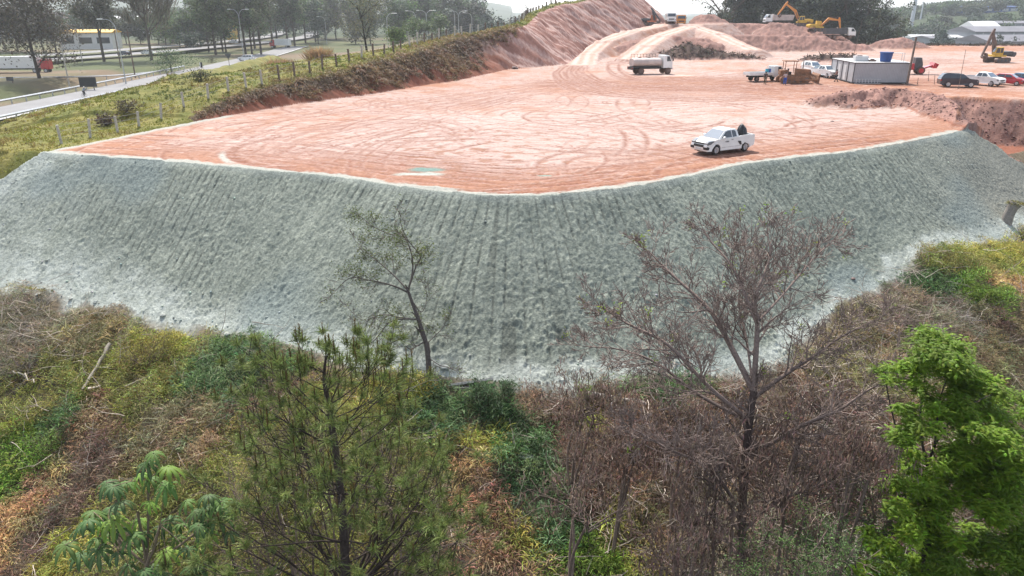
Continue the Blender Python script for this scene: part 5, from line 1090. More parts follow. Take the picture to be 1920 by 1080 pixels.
# ---- excavators
def link(t, P, wds, y0, y1, m, name):
    P = [Vector(p) for p in P]; up, dn = [], []
    for i, p in enumerate(P):
        d = (P[min(i+1, len(P)-1)]-P[max(i-1, 0)]).normalized(); n = Vector((-d.y, d.x)); up.append(p+n*wds[i]/2); dn.append(p-n*wds[i]/2)
    MB().prism([(v.x, v.y) for v in up]+[(v.x, v.y) for v in dn[::-1]], y0, y1).build(name, m, t, .02)
def excavator(name, label, loc, rz, under, paint, cw, arm, boomm, stickm, J, S=1., group='excavators', bucket=-100):
    """J: boom foot, bend, elbow, stick end in the plane of the house"""
    t = empty(name, loc, rz, label, 'excavator', group); t.scale = (S, S, S)
    for s in (-1, 1): tr_ = MB(); 
    ur = under
    for s in (-1, 1):
        o = MB(); c, sn = math.cos(ur), math.sin(ur); o.prism(track_prof(-1.75, 1.75, .45), s*1.15-.3, s*1.15+.3); [o.box(x-.05, x+.05, s*1.15-.32, s*1.15+.32, .9, .95) for x in np.arange(-1.7, 1.8, .28)]; ob = o.build('crawler_track', P_steel, t); ob.rotation_euler = (0, 0, ur)
        [MB().cyl((x, s*1.46, .45), .3, .06, 'y', 12).build('road_wheel', P_dgrey, ob) for x in (-1.75, -.6, .6, 1.75)]
    MB().cyl((0, 0, .95), .7, .35, 'z', 20).build('slew_ring', P_dgrey, t)
    MB().prism([(1.3, 1.1), (1.3, 1.45), (-1.0, 1.45), (-1.0, 1.1)], -1.3, 1.3).build('turntable', paint, t, .03)
    MB().prism([(-.4, 1.45), (-.4, 2.1), (-2.2, 2.15), (-2.2, 1.45)], -1.28, 1.28).build('engine_cover', paint if cw is None else cw, t, .06)
    MB().prism([(-1.9, 1.15), (-1.9, 2.05), (-2.75, 2.0), (-2.85, 1.5), (-2.6, 1.1)], -1.3, 1.3).build('counterweight', cw or paint, t, .08)
    MB().prism([(1.3, 1.45), (1.4, 2.0), (1.05, 2.9), (-.25, 2.95), (-.3, 1.45)], .35, 1.28).build('cab', paint, t, .05)
    MB().prism([(1.2, 1.85), (1.0, 2.75), (.45, 2.78), (.45, 1.85)], 1.285, 1.3).build('side_window', P_glass, t); MB().prism([(.35, 1.85), (.35, 2.78), (-.15, 2.78), (-.15, 1.85)], 1.285, 1.3).build('side_window', P_glass, t)
    o = MB(); o.quad((1.42, .45, 2.02), (1.42, 1.18, 2.02), (1.12, 1.18, 2.82), (1.12, .45, 2.82)); o.quad((1.44, .45, 2.03), (1.44, 1.18, 2.03), (1.14, 1.18, 2.83), (1.14, .45, 2.83)); o.build('windscreen', P_glass, t)
    A, B, C, D = J; link(t, [A, B, C], [.5, .75, .35], -.22, .22, boomm, 'boom'); cd = (Vector(D)-Vector(C)).normalized(); link(t, [Vector(C)-cd*.8, C, D], [.3, .55, .28], -.17, .17, stickm, 'stick')
    for s in (-1, 1): MB().bar((.9, s*.35, 1.3), (B[0]*.9+A[0]*.1, s*.35, B[1]*.9+A[1]*.1), .08).build('hydraulic_cylinder', P_steel, t)
    MB().bar((B[0]+.2, 0, B[1]+.45), tuple((Vector((C[0], 0, C[1]))-Vector((cd.x, 0, cd.y))*.7)), .07).build('hydraulic_cylinder', P_steel, t)
    a = R(bucket); bx = [(0, .15), (.5, .3), (.95, .0), (.9, -.5), (.45, -.85), (.1, -.75), (.5, -.45), (.1, -.1)]
    MB().prism([(D[0]+x*math.cos(a)-z_*math.sin(a), D[1]+x*math.sin(a)+z_*math.cos(a)) for x, z_ in bx], -.5, .5).build('bucket', P_steel, t, .02)
    return t
p, rz = put1(1868, 117, 176); excavator('excavator', 'yellow excavator with dark grey rear standing alone on the wide flat to the right', p, rz, .5, P_yellow, P_dgrey, 0, P_steel, P_steel, [(.9, 1.6), (1.2, 3.7), (1.9, 5.6), (3.1, 1.2)], 1.0, bucket=-150)
p, rz = put1(1503, 46, 178, 213); excavator('excavator', 'orange excavator with arm raised high over a white dump truck', p, rz, .1, P_yellow, None, 0, P_orange, P_orange, [(.9, 1.6), (2.3, 4.3), (5.2, 6.2), (7.2, 3.3)], 1.0, bucket=-120)
p, rz = put1(1532, 57.5, 0, 206); excavator('excavator', 'yellow excavator reaching low over the dark dump truck', p, rz, .3, P_yellow, None, 0, P_orange, P_orange, [(.9, 1.6), (2.9, 3.5), (5.9, 3.1), (6.4, .9)], 1.0, bucket=-120)
p, rz = put1(1222, 25, -20, 208); excavator('excavator', 'orange red excavator on the shoulder of the big cut hill', p, rz, .2, PM('orange_red', (.5, .14, .05), .5), P_dgrey, 0, P_dgrey, P_dgrey, [(.9, 1.6), (.6, 3.2), (.2, 4.3), (2.4, 1.7)], 1.0, bucket=-90)
# red loader behind the office
p, rz = put1(1706, 139, -10); t = empty('wheel_loader', p, rz, 'red wheel loader mostly hidden behind the grey site office', 'loader'); MB().prism([(-1.6, .7), (-1.6, 1.6), (.2, 1.7), (.3, .7)], -.8, .8).build('engine_cover', P_red, t, .06)
MB().prism([(.3, .6), (.3, 2.6), (1.2, 2.6), (1.5, 1.6), (1.5, .6)], -.7, .7).build('cab', P_dgrey, t, .04); MB().prism([(1.5, .7), (1.5, .95), (3.0, 1.5), (3.05, 1.3)], -.6, .6).build('lift_arm', P_red, t, .02); MB().prism([(2.9, 1.0), (3.1, 1.9), (3.8, 1.6), (3.3, 1.5), (3.5, 1.0)], -1.1, 1.1).build('bucket', P_red, t, .02)
[wheel(t, x, s*.85, .6, .4, P_dtyre, P_red) for x in (1.3, -1.0) for s in (-1, 1)]

# ---- site office: four grey cabins side by side
A = on(1597, 157); B = on(1703, 158); d = (B-A)[:2]; Lc = np.linalg.norm(d); an_ = math.atan2(d[1], d[0]); zc_ = min(A[2], B[2])
nrm = np.array([-math.sin(an_), math.cos(an_)]); labs = ['nearest of the four grey office cabins, its long wall facing the camera', 'second grey office cabin counted from the camera, behind the nearest one', 'third grey office cabin counted from the camera', 'farthest of the four grey office cabins']
for k in range(4):
    o_ = A[:2]+nrm*(2.47*k); t = empty('site_cabin', (o_[0], o_[1], zc_), an_, labs[k], 'site cabin', 'grey office cabins')
    MB().box(.06, Lc-.06, .06, 2.38, .22, 2.8).build('wall', P_grey, t); o = MB()
    for x in (0, Lc-.1):
        for y in (0, 2.34): o.box(x, x+.1, y, y+.1, .12, 2.88)
    for y in (0, 2.34): o.box(.1, Lc-.1, y, y+.1, 2.78, 2.88); o.box(.1, Lc-.1, y, y+.1, .12, .24)
    for x in (0, Lc-.1): o.box(x, x+.1, .1, 2.34, 2.78, 2.88); o.box(x, x+.1, .1, 2.34, .12, .24)
    o.build('frame', P_dgrey, t); o = MB(); o.box(-.04, Lc+.04, -.04, 2.43, 2.885, 2.94); [o.box(x, x+.04, .02, 2.38, 2.94, 2.965) for x in np.arange(.2, Lc, .35)]; o.build('roof', P_roof, t)
    if k in (1, 2): MB().box(.02, .055, .7, 1.6, .26, 2.3).build('door', P_lgrey, t); MB().box(.0, .02, .75, .8, 1.2, 1.3).build('door_handle', P_black, t)
    if k == 0:
        o = MB(); [o.box(x, x+.012, .048, .059, .25, 2.77) for x in np.arange(.3, Lc-.2, .22)]; o.build('wall_rib', P_lgrey, t)['kind'] = 'stuff'
    for x in (.5, Lc*.5, Lc-.6): MB().box(x, x+.3, .2, 2.2, -.1, .12).build('footing', P_conc, t)
Mo = Matrix.Translation((A[0], A[1], zc_)) @ Matrix.Rotation(an_, 4, 'Z')
def loc_thing(name, label, cat, M, group=None): t = empty(name, (0, 0, 0), 0, label, cat, group); t.matrix_world = M; return t
t = loc_thing('water_tank', 'blue round water tank on the roof of the office cabins', 'water tank', Mo @ Matrix.Translation((4.6, 1.3, 2.97))); MB().cyl((0, 0, .62), .72, 1.2, 'z', 28, .86).build('shell', P_bt, t); MB().cyl((0, 0, 1.27), .92, .1, 'z', 28).build('lid', P_bt, t)
t = loc_thing('roof_box', 'light grey equipment box on the office roof left of the water tank', 'equipment box', Mo @ Matrix.Translation((1.6, 2.6, 2.97))); MB().box(-.9, .9, -.6, .6, 0, .7).build('housing', P_lgrey, t, .03); MB().box(-.5, .1, -.3, .3, .7, .78).build('vent_cap', P_dgrey, t)
t = loc_thing('roof_vent', 'low brown vent on the office roof beside the water tank', 'vent', Mo @ Matrix.Translation((3.0, 1.9, 2.97))); MB().box(-.5, .5, -.3, .3, 0, .22).build('base', P_steel, t, .03); MB().cyl((0, 0, .28), .26, .12, 'z', 14).build('cap', P_steel, t)
t = loc_thing('roof_rack', 'thin white metal rack standing on the office roof right of the tank', 'rack', Mo @ Matrix.Translation((6.0, 1.2, 2.97))); o = MB(); [o.bar((x, y, 0), (x, y, 1.15), .035) for x in (-.9, .9) for y in (-.4, .4)]; o.build('frame', P_lgrey, t); MB().box(-.95, .95, -.45, .45, 1.15, 1.2).build('shelf', P_lgrey, t)
t = loc_thing('antenna', 'thin wire antenna rising behind the roof of the office', 'antenna', Mo @ Matrix.Translation((2.6, 8.6, 2.97))); MB().bar((0, 0, 0), (.5, 0, 5.2), .025).build('mast', P_wood, t); MB().bar((0, 0, 0), (0, 0, .3), .06).build('foot', P_steel, t)
t = loc_thing('ladder', 'white ladder lying on its side at the foot of the office wall', 'ladder', Mo @ Matrix.Translation((.2, -.35, .06))); [MB().bar((0, 0, z_), (3.6, 0, z_), .035).build('rail', P_lgrey, t) for z_ in (.06, .62)]; [MB().bar((x, 0, .08), (x, 0, .6), .03).build('rung', P_roof, t) for x in np.arange(.25, 3.5, .42)]
p = on(1587, 152); t = empty('barrel', p, 0, 'blue plastic barrel standing at the corner of the office cabins', 'barrel'); MB().cyl((0, 0, .6), .42, 1.2, 'z', 20).build('body', P_barrel, t, .04); MB().cyl((0, 0, 1.215), .36, .05, 'z', 18).build('lid', P_bt, t)
# leaning posts
def post(name, label, cat, a, b, r, m, D=None, group=None):
    p = on(*a); dd = p[1]/ray(*a)[1]; q_ = pd(b[0], b[1], dd); t = empty(name, p, 0, label, cat, group); MB().bar((0, 0, -.3), tuple(q_-p), r, 8, r*.75).build('shaft', m, t); return t, q_-p
t, e = post('wooden_pole', 'leaning wooden utility pole at the right end of the office cabins', 'pole', (1700, 160), (1718, 70), .17, P_wood); MB().bar(tuple(e*.9+np.array([-.35, 0, 0])), tuple(e*.9+np.array([.35, 0, 0])), .05).build('crossarm', P_wood, t)
t, e = post('thin_mast', 'thin leaning mast standing behind the dark blue suv', 'mast', (1797, 166), (1811, 93), .035, P_wood); MB().cyl((0, 0, .05), .12, .1, 'z').build('foot', P_steel, t)
for k, (a, b) in enumerate((((1741, 152), (1742, 133)), ((1752, 158), (1753, 140)), ((1720, 158), (1722, 146)))): t, e = post('stake', ['thin stake nearest the red loader, right of the office', 'thin stake nearest the dark suv on the bare ground', 'short stake beside the leaning wooden pole'][[1, 1, 2][k] if k else 0], 'stake', a, b, .04, P_wood, group='survey stakes'); MB().cyl((0, 0, .03), .1, .06, 'z', 8).build('footing', P_wood, t)

# ---- people
M_skin = PM('skin', (.28, .15, .10), .6, 0, .1); M_hair = PM('dark_hair', (.02, .015, .012), .8)
def skin(name, V, E, Rr, mat, parent, sub=1):
    bm = bmesh.new(); ly = bm.verts.layers.skin.verify(); vs = [bm.verts.new(v) for v in V]
    for v, r in zip(vs, Rr): v[ly].radius = (r, r) if np.ndim(r) == 0 else r
    vs[0][ly].use_root = True
    for a, b in E: bm.edges.new((vs[a], vs[b]))
    me = bpy.data.meshes.new(name); bm.to_mesh(me); bm.free(); me.materials.append(mat); o = bpy.data.objects.new(name, me); COL.objects.link(o); o.parent = parent
    m = o.modifiers.new('skin', 'SKIN'); m.use_smooth_shade = True; s = o.modifiers.new('sub', 'SUBSURF'); s.levels = sub; s.render_levels = sub; return o
def person(label, loc, rz, shirt, trousers, legs=((.06, .0), (-.06, 0)), arms=None, hip=.92, lean=0., knees=None, feet=None, hat=None):
    t = empty('person', loc, rz, label, 'person'); sh = hip+.5
    J = {'pel': (0, 0, hip), 'abd': (lean*.3, 0, hip+.2), 'chest': (lean*.7, 0, hip+.4), 'neck': (lean, 0, sh+.04), 'head': (lean+.02, 0, sh+.17), 'crown': (lean+.02, 0, sh+.27)}
    V, E, Rr = [], [], []
    def add(p, r, par=None):
        V.append(tuple(p)); Rr.append(r); 
        if par is not None: E.append((par, len(V)-1))
        return len(V)-1
    a = add(J['pel'], .13); b = add(J['abd'], .12, a); c = add(J['chest'], .15, b); nk = add(J['neck'], .06, c); h = add(J['head'], .092, nk); add(J['crown'], .07, h); add((J['head'][0]+.1, 0, J['head'][2]-.01), .018, h)
    limbs_ = []
    for i, s in enumerate((1, -1)):
        k = (knees or [(legs[0][0], hip*.52), (legs[1][0], hip*.52)])[i]; f = (feet or [(legs[0][1], .06), (legs[1][1], .06)])[i]
        hp = add((0, s*.1, hip-.06), .10, a); kn = add((k[0], s*.11, k[1]), .065, hp); an = add((f[0], s*.11, f[1]+.03), .045, kn); add((f[0]+.15, s*.12, f[1]-.02), .035, an)
        A_ = (arms or [((.02, .30, sh-.33), (.06, .32, sh-.60)), ((.02, -.30, sh-.33), (.06, -.32, sh-.60))])[i]
        sp = add((lean*.9, s*.19, sh-.03), .06, c); el = add(A_[0], .045, sp); wr = add(A_[1], .03, el); dv = unit(np.array(A_[1])-np.array(A_[0])); hd = add(tuple(np.array(A_[1])+dv*.07), .035, wr)
        for j in range(4): f1 = add(tuple(np.array(V[hd])+dv*.05+np.array([(j-1.5)*.022, 0, 0])), .010, hd); add(tuple(np.array(V[f1])+dv*(.045-.006*abs(j-1.3))+np.array([0, -s*.01, 0])), .008, f1)
        add(tuple(np.array(V[wr])+dv*.06+np.array([.05, 0, 0])), .011, wr); limbs_.append((hp, kn, an, sp, el, wr))
    skin('body', V, E, Rr, M_skin, t)
    T = [V[a], V[b], V[c], tuple(np.array(J['neck'])*[1, 1, 1]-np.array([0, 0, .03]))]; TE = [(0, 1), (1, 2), (2, 3)]; TR_ = [.145, .135, .165, .08]
    for hp, kn, an, sp, el, wr in limbs_: n = len(T); T += [V[sp], tuple((np.array(V[sp])*.25+np.array(V[el])*.75))]; TE += [(2, n), (n, n+1)]; TR_ += [.078, .06]
    skin('shirt', T, TE, TR_, shirt, t); T = [V[a]]; TE = []; TR_ = [.15]
    for hp, kn, an, *_ in limbs_: n = len(T); T += [V[hp], V[kn], V[an]]; TE += [(0, n), (n, n+1), (n+1, n+2)]; TR_ += [.115, .08, .06]
    skin('trousers', T, TE, TR_, trousers, t)
    for hp, kn, an, *_ in limbs_: x, y, z_ = V[an]; MB().prism([(x-.08, z_-.09), (x-.08, z_+.02), (x+.06, z_+.01), (x+.19, z_-.05), (x+.19, z_-.09)], y-.045, y+.045).build('shoe', P_black, t, .02)
    hr = MB(); bmesh.ops.create_icosphere(hr.bm, subdivisions=2, radius=.112); bmesh.ops.translate(hr.bm, vec=(J['head'][0]-.02, 0, J['head'][2]+.045), verts=hr.bm.verts); hr.build('hat' if hat else 'hair', hat or M_hair, t, 0, True)
    return t
S_str = PM('striped_shirt', (.5, .42, .44), .9, 0, .3, 30); S_blue = PM('blue_trousers', (.02, .09, .42), .8); S_dk = PM('dark_clothes', (.025, .03, .04), .9); S_mar = PM('maroon_shirt', (.10, .02, .03), .9); S_grn = PM('olive_trousers', (.07, .07, .04), .9); S_cy = PM('light_blue_shirt', (.16, .30, .42), .9)
p = on(1471, 159); person('person in pale striped shirt and bright blue trousers standing in front of the bulldozer', p, R(80), S_str, S_blue)
p = on(1434, 158); person('person in dark shirt and olive trousers standing beside the flatbed truck', p, R(60), S_dk, S_grn)
p = on(1567, 153); person('person in maroon shirt and dark trousers walking towards the office cabins', p, R(10), S_mar, S_dk, legs=((.12, .30), (-.05, -.30)), arms=[((-.02, .32, 1.1), (.12, .36, .85)), ((-.3, -.26, 1.2), (-.55, -.28, 1.02))])
# cyclist
p = on(159, 184.5); p[2] = -4.53; hd_ = R(88)
t = empty('bicycle', p, hd_, 'bicycle ridden along the edge of the left road', 'bicycle')
for x in (-.52, .52):
    o = MB(); prev = None; bm = o.bm
    ring = []
    for i in range(20):
        a = 2*math.pi*i/20; ring.append([bm.verts.new((x+(.33+.02*math.cos(b_))*math.cos(a), .02*math.sin(b_), .345+(.33+.02*math.cos(b_))*math.sin(a))) for b_ in (0, 2.1, 4.2)])
    for i in range(20):
        for j in range(3): bm.faces.new((ring[i][j], ring[(i+1) % 20][j], ring[(i+1) % 20][(j+1) % 3], ring[i][(j+1) % 3]))
    wo = o.build('wheel', P_tyre, t); o = MB(); [o.bar((x, 0, .345), (x+.32*math.cos(a), 0, .345+.32*math.sin(a)), .005, 3) for a in np.arange(0, 6.28, .52)]; o.build('spokes', P_rim, wo)
o = MB(); [o.bar(a, b, .018) for a, b in (((-.52, 0, .345), (-.1, 0, .32)), ((-.1, 0, .32), (-.22, 0, .85)), ((-.22, 0, .8), (.36, 0, .88)), ((-.1, 0, .32), (.36, 0, .82)), ((.52, 0, .345), (.36, 0, .95)), ((-.52, 0, .345), (-.22, 0, .8)))]; o.build('frame', P_dark, t)
MB().bar((.38, -.25, .98), (.38, .25, .98), .015).build('handlebar', P_black, t); MB().box(-.36, -.12, -.06, .06, .86, .92).build('saddle', P_black, t, .02)
person('cyclist in light blue shirt riding on the left road beside the guardrail', p, hd_, S_cy, S_dk, hip=1.0, lean=.38, knees=[(.22, .72), (.16, .55)], feet=[(.05, .38), (-.1, .18)], arms=[((.42, .26, 1.25), (.40, .24, 1.05)), ((.42, -.26, 1.25), (.40, -.24, 1.05))], hat=P_white)
# ------------------------------------------------------------ background: trees, roads furniture, buildings
def bgtree(label, base, H, Wd, c0, col, trunk=(.07, .055, .045), nb=22, nl=2600, leaf=None, lean=0., group=None, name='tree', fork=.35, limbs=5, airy=.0, twig=False, cat='tree'):
    """tapered trunk with limbs and a crown of many leaf clumps; c0 = where the crown starts (share of the height)"""
    base = np.asarray(base, float); D = np.hypot(base[0], base[1]); leaf = leaf or max(.16, D*.0027); t = empty(name, base, 0, label, cat, group)
    out, tips = [], []; hT = H*(c0+(1-c0)*.55); P = np.array([[lean*f*H+random.gauss(0, .12)*f, random.gauss(0, .1)*f, f*hT] for f in np.linspace(0, 1, 7)]); r0 = max(.16, H*.018)
    out.append((P, np.linspace(r0, r0*.35, 7))); C = []
    for i in range(limbs):
        f = random.uniform(fork, .95); p = P[0]*(1-f)+P[-1]*f; i0 = f*6; k = int(min(5, i0)); p = P[k]+(P[k+1]-P[k])*(i0-k); a = i*6.28/limbs+random.uniform(-.4, .4)
        o2 = []; branch(p, (math.cos(a), math.sin(a), random.uniform(.7, 1.5)), H*random.uniform(.2, .34), r0*.45, 1, o2, tips, ang=32, kids=(2, 2), bend=.12, up=.05, ratio=.6, seg=4, rmin=.04); out += o2
    q = Q(); tubes(q, out, trunk, 5); q.build('trunk', m_bark, t, True)
    q = Q(); cz = H*(1+c0)/2; rz_ = H*(1-c0)/2
    for b in range(nb):
        d = rdir(1)[0]; rr = random.uniform(.25, .95)**.7; c = np.array([lean*H*.6+d[0]*Wd/2*rr, d[1]*Wd/2*rr, cz+d[2]*rz_*rr]); C.append(c)
    for p, d in tips: C.append(p)
    C = np.array(C); k = max(3, int(nl/len(C))); br = Wd*.13+.25; g = np.repeat(.6+.8*rng.random(len(C)), k)[:, None]
    if not twig:
        P_ = np.repeat(C, k, 0)+rng.normal(size=(len(C)*k, 3))*[br*.62, br*.62, br*.42]; leaves(q, P_, leaf, np.asarray(col)*g, .6, .3, .3)
    else:
        P_ = np.repeat(C, k//2, 0); D_ = rng.normal(size=(len(P_), 3))*.5+[0, 0, 1]; D_ = D_+unit(P_-[0, 0, H*.3])*.8; blades(q, P_+rng.normal(size=P_.shape)*br*.4, D_, H*.1, leaf*.3, np.asarray(col), .0, .3, .4)
    q.build('crown', m_leaf, t); return t
ORD = ['first', 'second', 'third', 'fourth', 'fifth', 'sixth', 'seventh', 'eighth', 'ninth', 'tenth', 'eleventh', 'twelfth', 'thirteenth', 'fourteenth', 'fifteenth', 'sixteenth', 'seventeenth', 'eighteenth', 'nineteenth', 'twentieth', 'last']
Gd, Gg, Gl, Gb, Go = (.06, .072, .036), (.055, .09, .03), (.09, .135, .04), (.10, .085, .06), (.035, .056, .032)
def gat(px, py): p = at(px, py, -5.); p[2] = gz(p[0], p[1])-.1; return p
bgtree('broad grey brown tree near the left edge, over the white trailer', gat(75, 150), 23, 19, .18, (.075, .066, .045), nb=46, nl=9000, lean=-.03, limbs=9, fork=.15, group='trees by the highway')
bgtree('slender grey green tree right of the broad left tree', gat(196, 117), 25, 12, .28, (.075, .075, .045), nb=30, nl=5000, limbs=7, group='trees by the highway')
bgtree('tall nearly bare tree with fine upswept twigs at upper left', gat(285, 115), 26, 17, .3, (.10, .09, .06), nb=30, nl=5000, limbs=11, fork=.3, twig=True, group='trees by the highway')
bgtree('green airy tree in front of the yellow tower', gat(405, 104), 26, 16, .26, (.085, .115, .045), nb=34, nl=6000, limbs=7, group='trees by the highway')
for k, (px, py, H, Wd, c) in enumerate(sorted(((392, 97, 20, 7, Gg), (418, 97, 20, 8, Gd), (424, 98, 18, 7, Gg), (461, 104, 24, 12, Gd), (473, 103, 22, 9, Gg), (490, 104, 24, 12, Gd), (478, 92, 26, 13, Gg), (512, 90, 26, 14, Gd), (540, 88, 26, 15, Gd), (553, 88, 24, 10, Gg), (573, 82, 26, 13, Gl), (592, 80, 26, 13, Gd), (520, 80, 28, 16, Gg), (450, 86, 24, 12, Gd), (612, 76, 24, 12, Gd)))):
    bgtree(ORD[k]+' dark roadside tree counted from the left between green airy and crooked trees', gat(px, py), H*random.uniform(.9, 1.1), Wd, .3, tuple(v*1.25 for v in c), nb=22, nl=2600, limbs=5, group='row of roadside trees at upper centre left')
# crooked tree on the verge
b = pd(687, 68, 150.); b[2] = gz(b[0], b[1])
bgtree('crooked dark limbed tree standing alone on the verge behind the fence', b, 15, 14, .22, (.11, .11, .06), trunk=(.025, .02, .018), nb=20, nl=4200, limbs=8, fork=.25, leaf=.28, lean=-.06)
def vb(px, py, D): p = pd(px, py, D); p[2] = gz(p[0], p[1])-.1; return p
bgtree('round light green bush tree behind the fence, right of the crooked tree', vb(745, 55, 170), 5.5, 5, .1, (.11, .16, .045), nb=16, nl=1500, name='bush', cat='bush')
for k, (px, D) in enumerate(((775, 230), (790, 250), (826, 240))): bgtree(['leftmost', 'middle', 'rightmost'][k]+' of three pale green bushes between fence and dark wood', vb(px, 45, D), 9, 7, .1, (.10, .14, .06), nb=12, nl=800, name='bush', cat='bush', group='pale bushes behind the fence')
# belt of trees beyond the highway
for k, (px, D, H, Wd, c) in enumerate(sorted([(x, random.uniform(300, 345), random.uniform(13, 17), random.uniform(12, 17), random.choice((Gg, Gd, Gl))) for x in range(296, 420, 13)]+[(x, random.uniform(250, 280), random.uniform(15, 19), 14, (.055, .045, .035)) for x in range(-20, 120, 24)]+[(x, 330, 12, 11, Gd) for x in (180, 210, 235, 262)])):
    bgtree(ORD[k]+' dense low tree from the left in the belt beyond the highway', vb(px, 70, D), H, Wd, .06, c, nb=20, nl=1500, limbs=4, group='tree belt beyond the highway')
bgtree('dark round bush at the foot of the tree belt beyond the highway', vb(357, 80, 290), 7, 11, .0, (.03, .05, .03), nb=12, nl=900, name='bush', cat='bush')
def wood(name, spots):
    q = Q()
    for b, H, Wd, c, nb, nl in spots:
        tubes(q, [(np.array([b, b+[0, 0, H*.6]]), [.35, .15])], (.06, .05, .04), 4); D = b[1]; C = b+np.array([0, 0, H*.52])+rdir(nb)*rng.uniform(.3, .95, (nb, 1))*[Wd/2, Wd/2, H*.46]; k = nl//nb; g = np.repeat(.55+.9*rng.random(nb), k)[:, None]
        leaves(q, np.repeat(C, k, 0)+rng.normal(size=(nb*k, 3))*[1.5, 1.5, 1.1], D*.0028, np.asarray(c)*g, .6)
    tag(q.build(name, m_leaf), kind='stuff')
wood('dark_wood', [(vb(random.uniform(560, 1000), 50, random.uniform(330, 520)), random.uniform(20, 28), random.uniform(13, 19), random.choice((Go, Go, Gg, (.05, .05, .04))), 22, 1500) for k in range(60)])
wood('hazy_wood', [(vb(random.uniform(-60, 560), 50, random.uniform(350, 580)), random.uniform(12, 19), random.uniform(13, 20), random.choice((Go, Gd, Gg)), 18, 1000) for k in range(70)])
# big trees behind the excavators
for k, (px, D, H, Wd, c0) in enumerate(sorted(((1372, 262, 27, 9, .1), (1392, 268, 29, 15, .05), (1415, 272, 31, 16, .05), (1440, 275, 31, 17, .05), (1465, 270, 30, 15, .05), (1492, 268, 29, 14, .05), (1515, 264, 29, 15, .05), (1540, 262, 27, 14, .05), (1562, 258, 27, 14, .05), (1585, 256, 26, 13, .05), (1605, 254, 24, 11, .05), (1455, 285, 32, 16, .05), (1500, 285, 31, 16, .05), (1550, 280, 30, 14, .05)))):
    bgtree(ORD[k]+' tall dark eucalyptus from the left in the row behind the excavators', vb(px, 60, D), H+13, Wd, c0+.1, (.045, .058, .034), nb=60, nl=7500, limbs=8, group='eucalyptus row behind the excavators')
bgtree('thin ragged eucalyptus standing apart left of the row', vb(1357, 45, 258), 40, 8, .25, (.07, .075, .05), nb=16, nl=900, limbs=6, group=None)
for k, (px, w_, l) in enumerate(((1640, 11, 'lighter open eucalyptus right of the dark row'), (1662, 8, 'smaller open eucalyptus at the right end of the row'))): bgtree(l, vb(px, 75, 252), [33, 27][k], w_, .12, (.075, .095, .06), nb=24, nl=2000, limbs=6)
# hazy wood on the right hills, single crowns
wood('hillside_wood', [(vb(random.uniform(1640, 2000), 50, D), random.uniform(7, 11), random.uniform(13, 20), random.choice((Go, Gg, Gd)), 14, 700) for D in [random.uniform(460, 600) for _ in range(60)]+[random.uniform(600, 950) for _ in range(110)]])
wood('far_wood', [(vb(random.uniform(1230, 1700), 50, random.uniform(600, 1100)), random.uniform(8, 12), random.uniform(16, 24), Gg, 12, 400) for D in range(70)])
for k, px in enumerate((1730, 1755, 1768, 1772)): bgtree(ORD[k]+' round dark tree from the left before the pale factory sheds', vb(px, 75, 345+k*8), 12+k*1.5, 11, .1, (.04, .06, .045), nb=16, nl=900, limbs=3, group='round trees by the factory sheds')
bgtree('palm like ragged tree behind the yellow excavator', vb(1884, 75, 300), 14, 6, .55, (.035, .045, .03), nb=10, nl=500, limbs=4)
for k, (px, py, w_) in enumerate(((596, 76, 5.5), (524, 98, 6))):
    D = (112 if k else 118); b = pd(px, py, D); b[2] = gz(b[0], b[1]); t = empty('pampas_grass', b, 0, ['big tan dry grass plume behind the fence, right hand one', 'lower tan dry grass clump behind the fence, left hand one'][k], 'grass clump'); n = 1500; q = Q(); a = rng.random(n)*6.28; D_ = np.c_[np.cos(a)*.45, np.sin(a)*.45, np.ones(n)]+rng.normal(size=(n, 3))*.12; blades(q, rng.normal(size=(n, 3))*[.7, .7, 0], D_, 3.1-k*.9, .09, (.33, .22, .12), .35); q.build('plumes', m_leaf, t); MB().cyl((0, 0, .2), .5, .5, 'z', 10).build('root_clump', P_wood, t)
b = on(320, 132); bgtree('mound of dark green creeper beside the left road', gat(322, 138), 6, 13, .0, (.045, .085, .03), nb=26, nl=2500, leaf=.3, name='creeper_mound', cat='bush')
for k, (px, py, s_, c, l) in enumerate(((376, 152, 1.3, (.05, .06, .025), 'dark bush on the verge between two fence posts'), (200, 235, 1.0, (.07, .045, .035), 'brown withered bush low on the verge'), (240, 215, 1.2, (.075, .06, .035), 'brown green bush in the middle of the verge'), (397, 118, 1.8, (.07, .07, .04), 'leafy bush by the white marker post'), (850, 45, 1.8, (.09, .06, .04), 'reddish bush at the top of the bank'), (1430/1.9+120, 52, 1.6, (.10, .065, .045), 'red brown bush on the bank crest'))):
    p = on(px, py); n = 500; t = empty('verge_bush', p, 0, l, 'bush'); q = Q(); leaves(q, rng.normal(size=(n, 3))*[s_*.45, s_*.45, s_*.3]+[0, 0, s_*.45], .2, c, .6); q.build('foliage', m_leaf, t); out = []; [branch((0, 0, 0), rdir(1)[0]+[0, 0, 1.2], s_, .04, 1, out, []) for _ in range(5)]; q = Q(); tubes(q, out, (.1, .08, .06), 4); q.build('stems', m_bark, t, True)
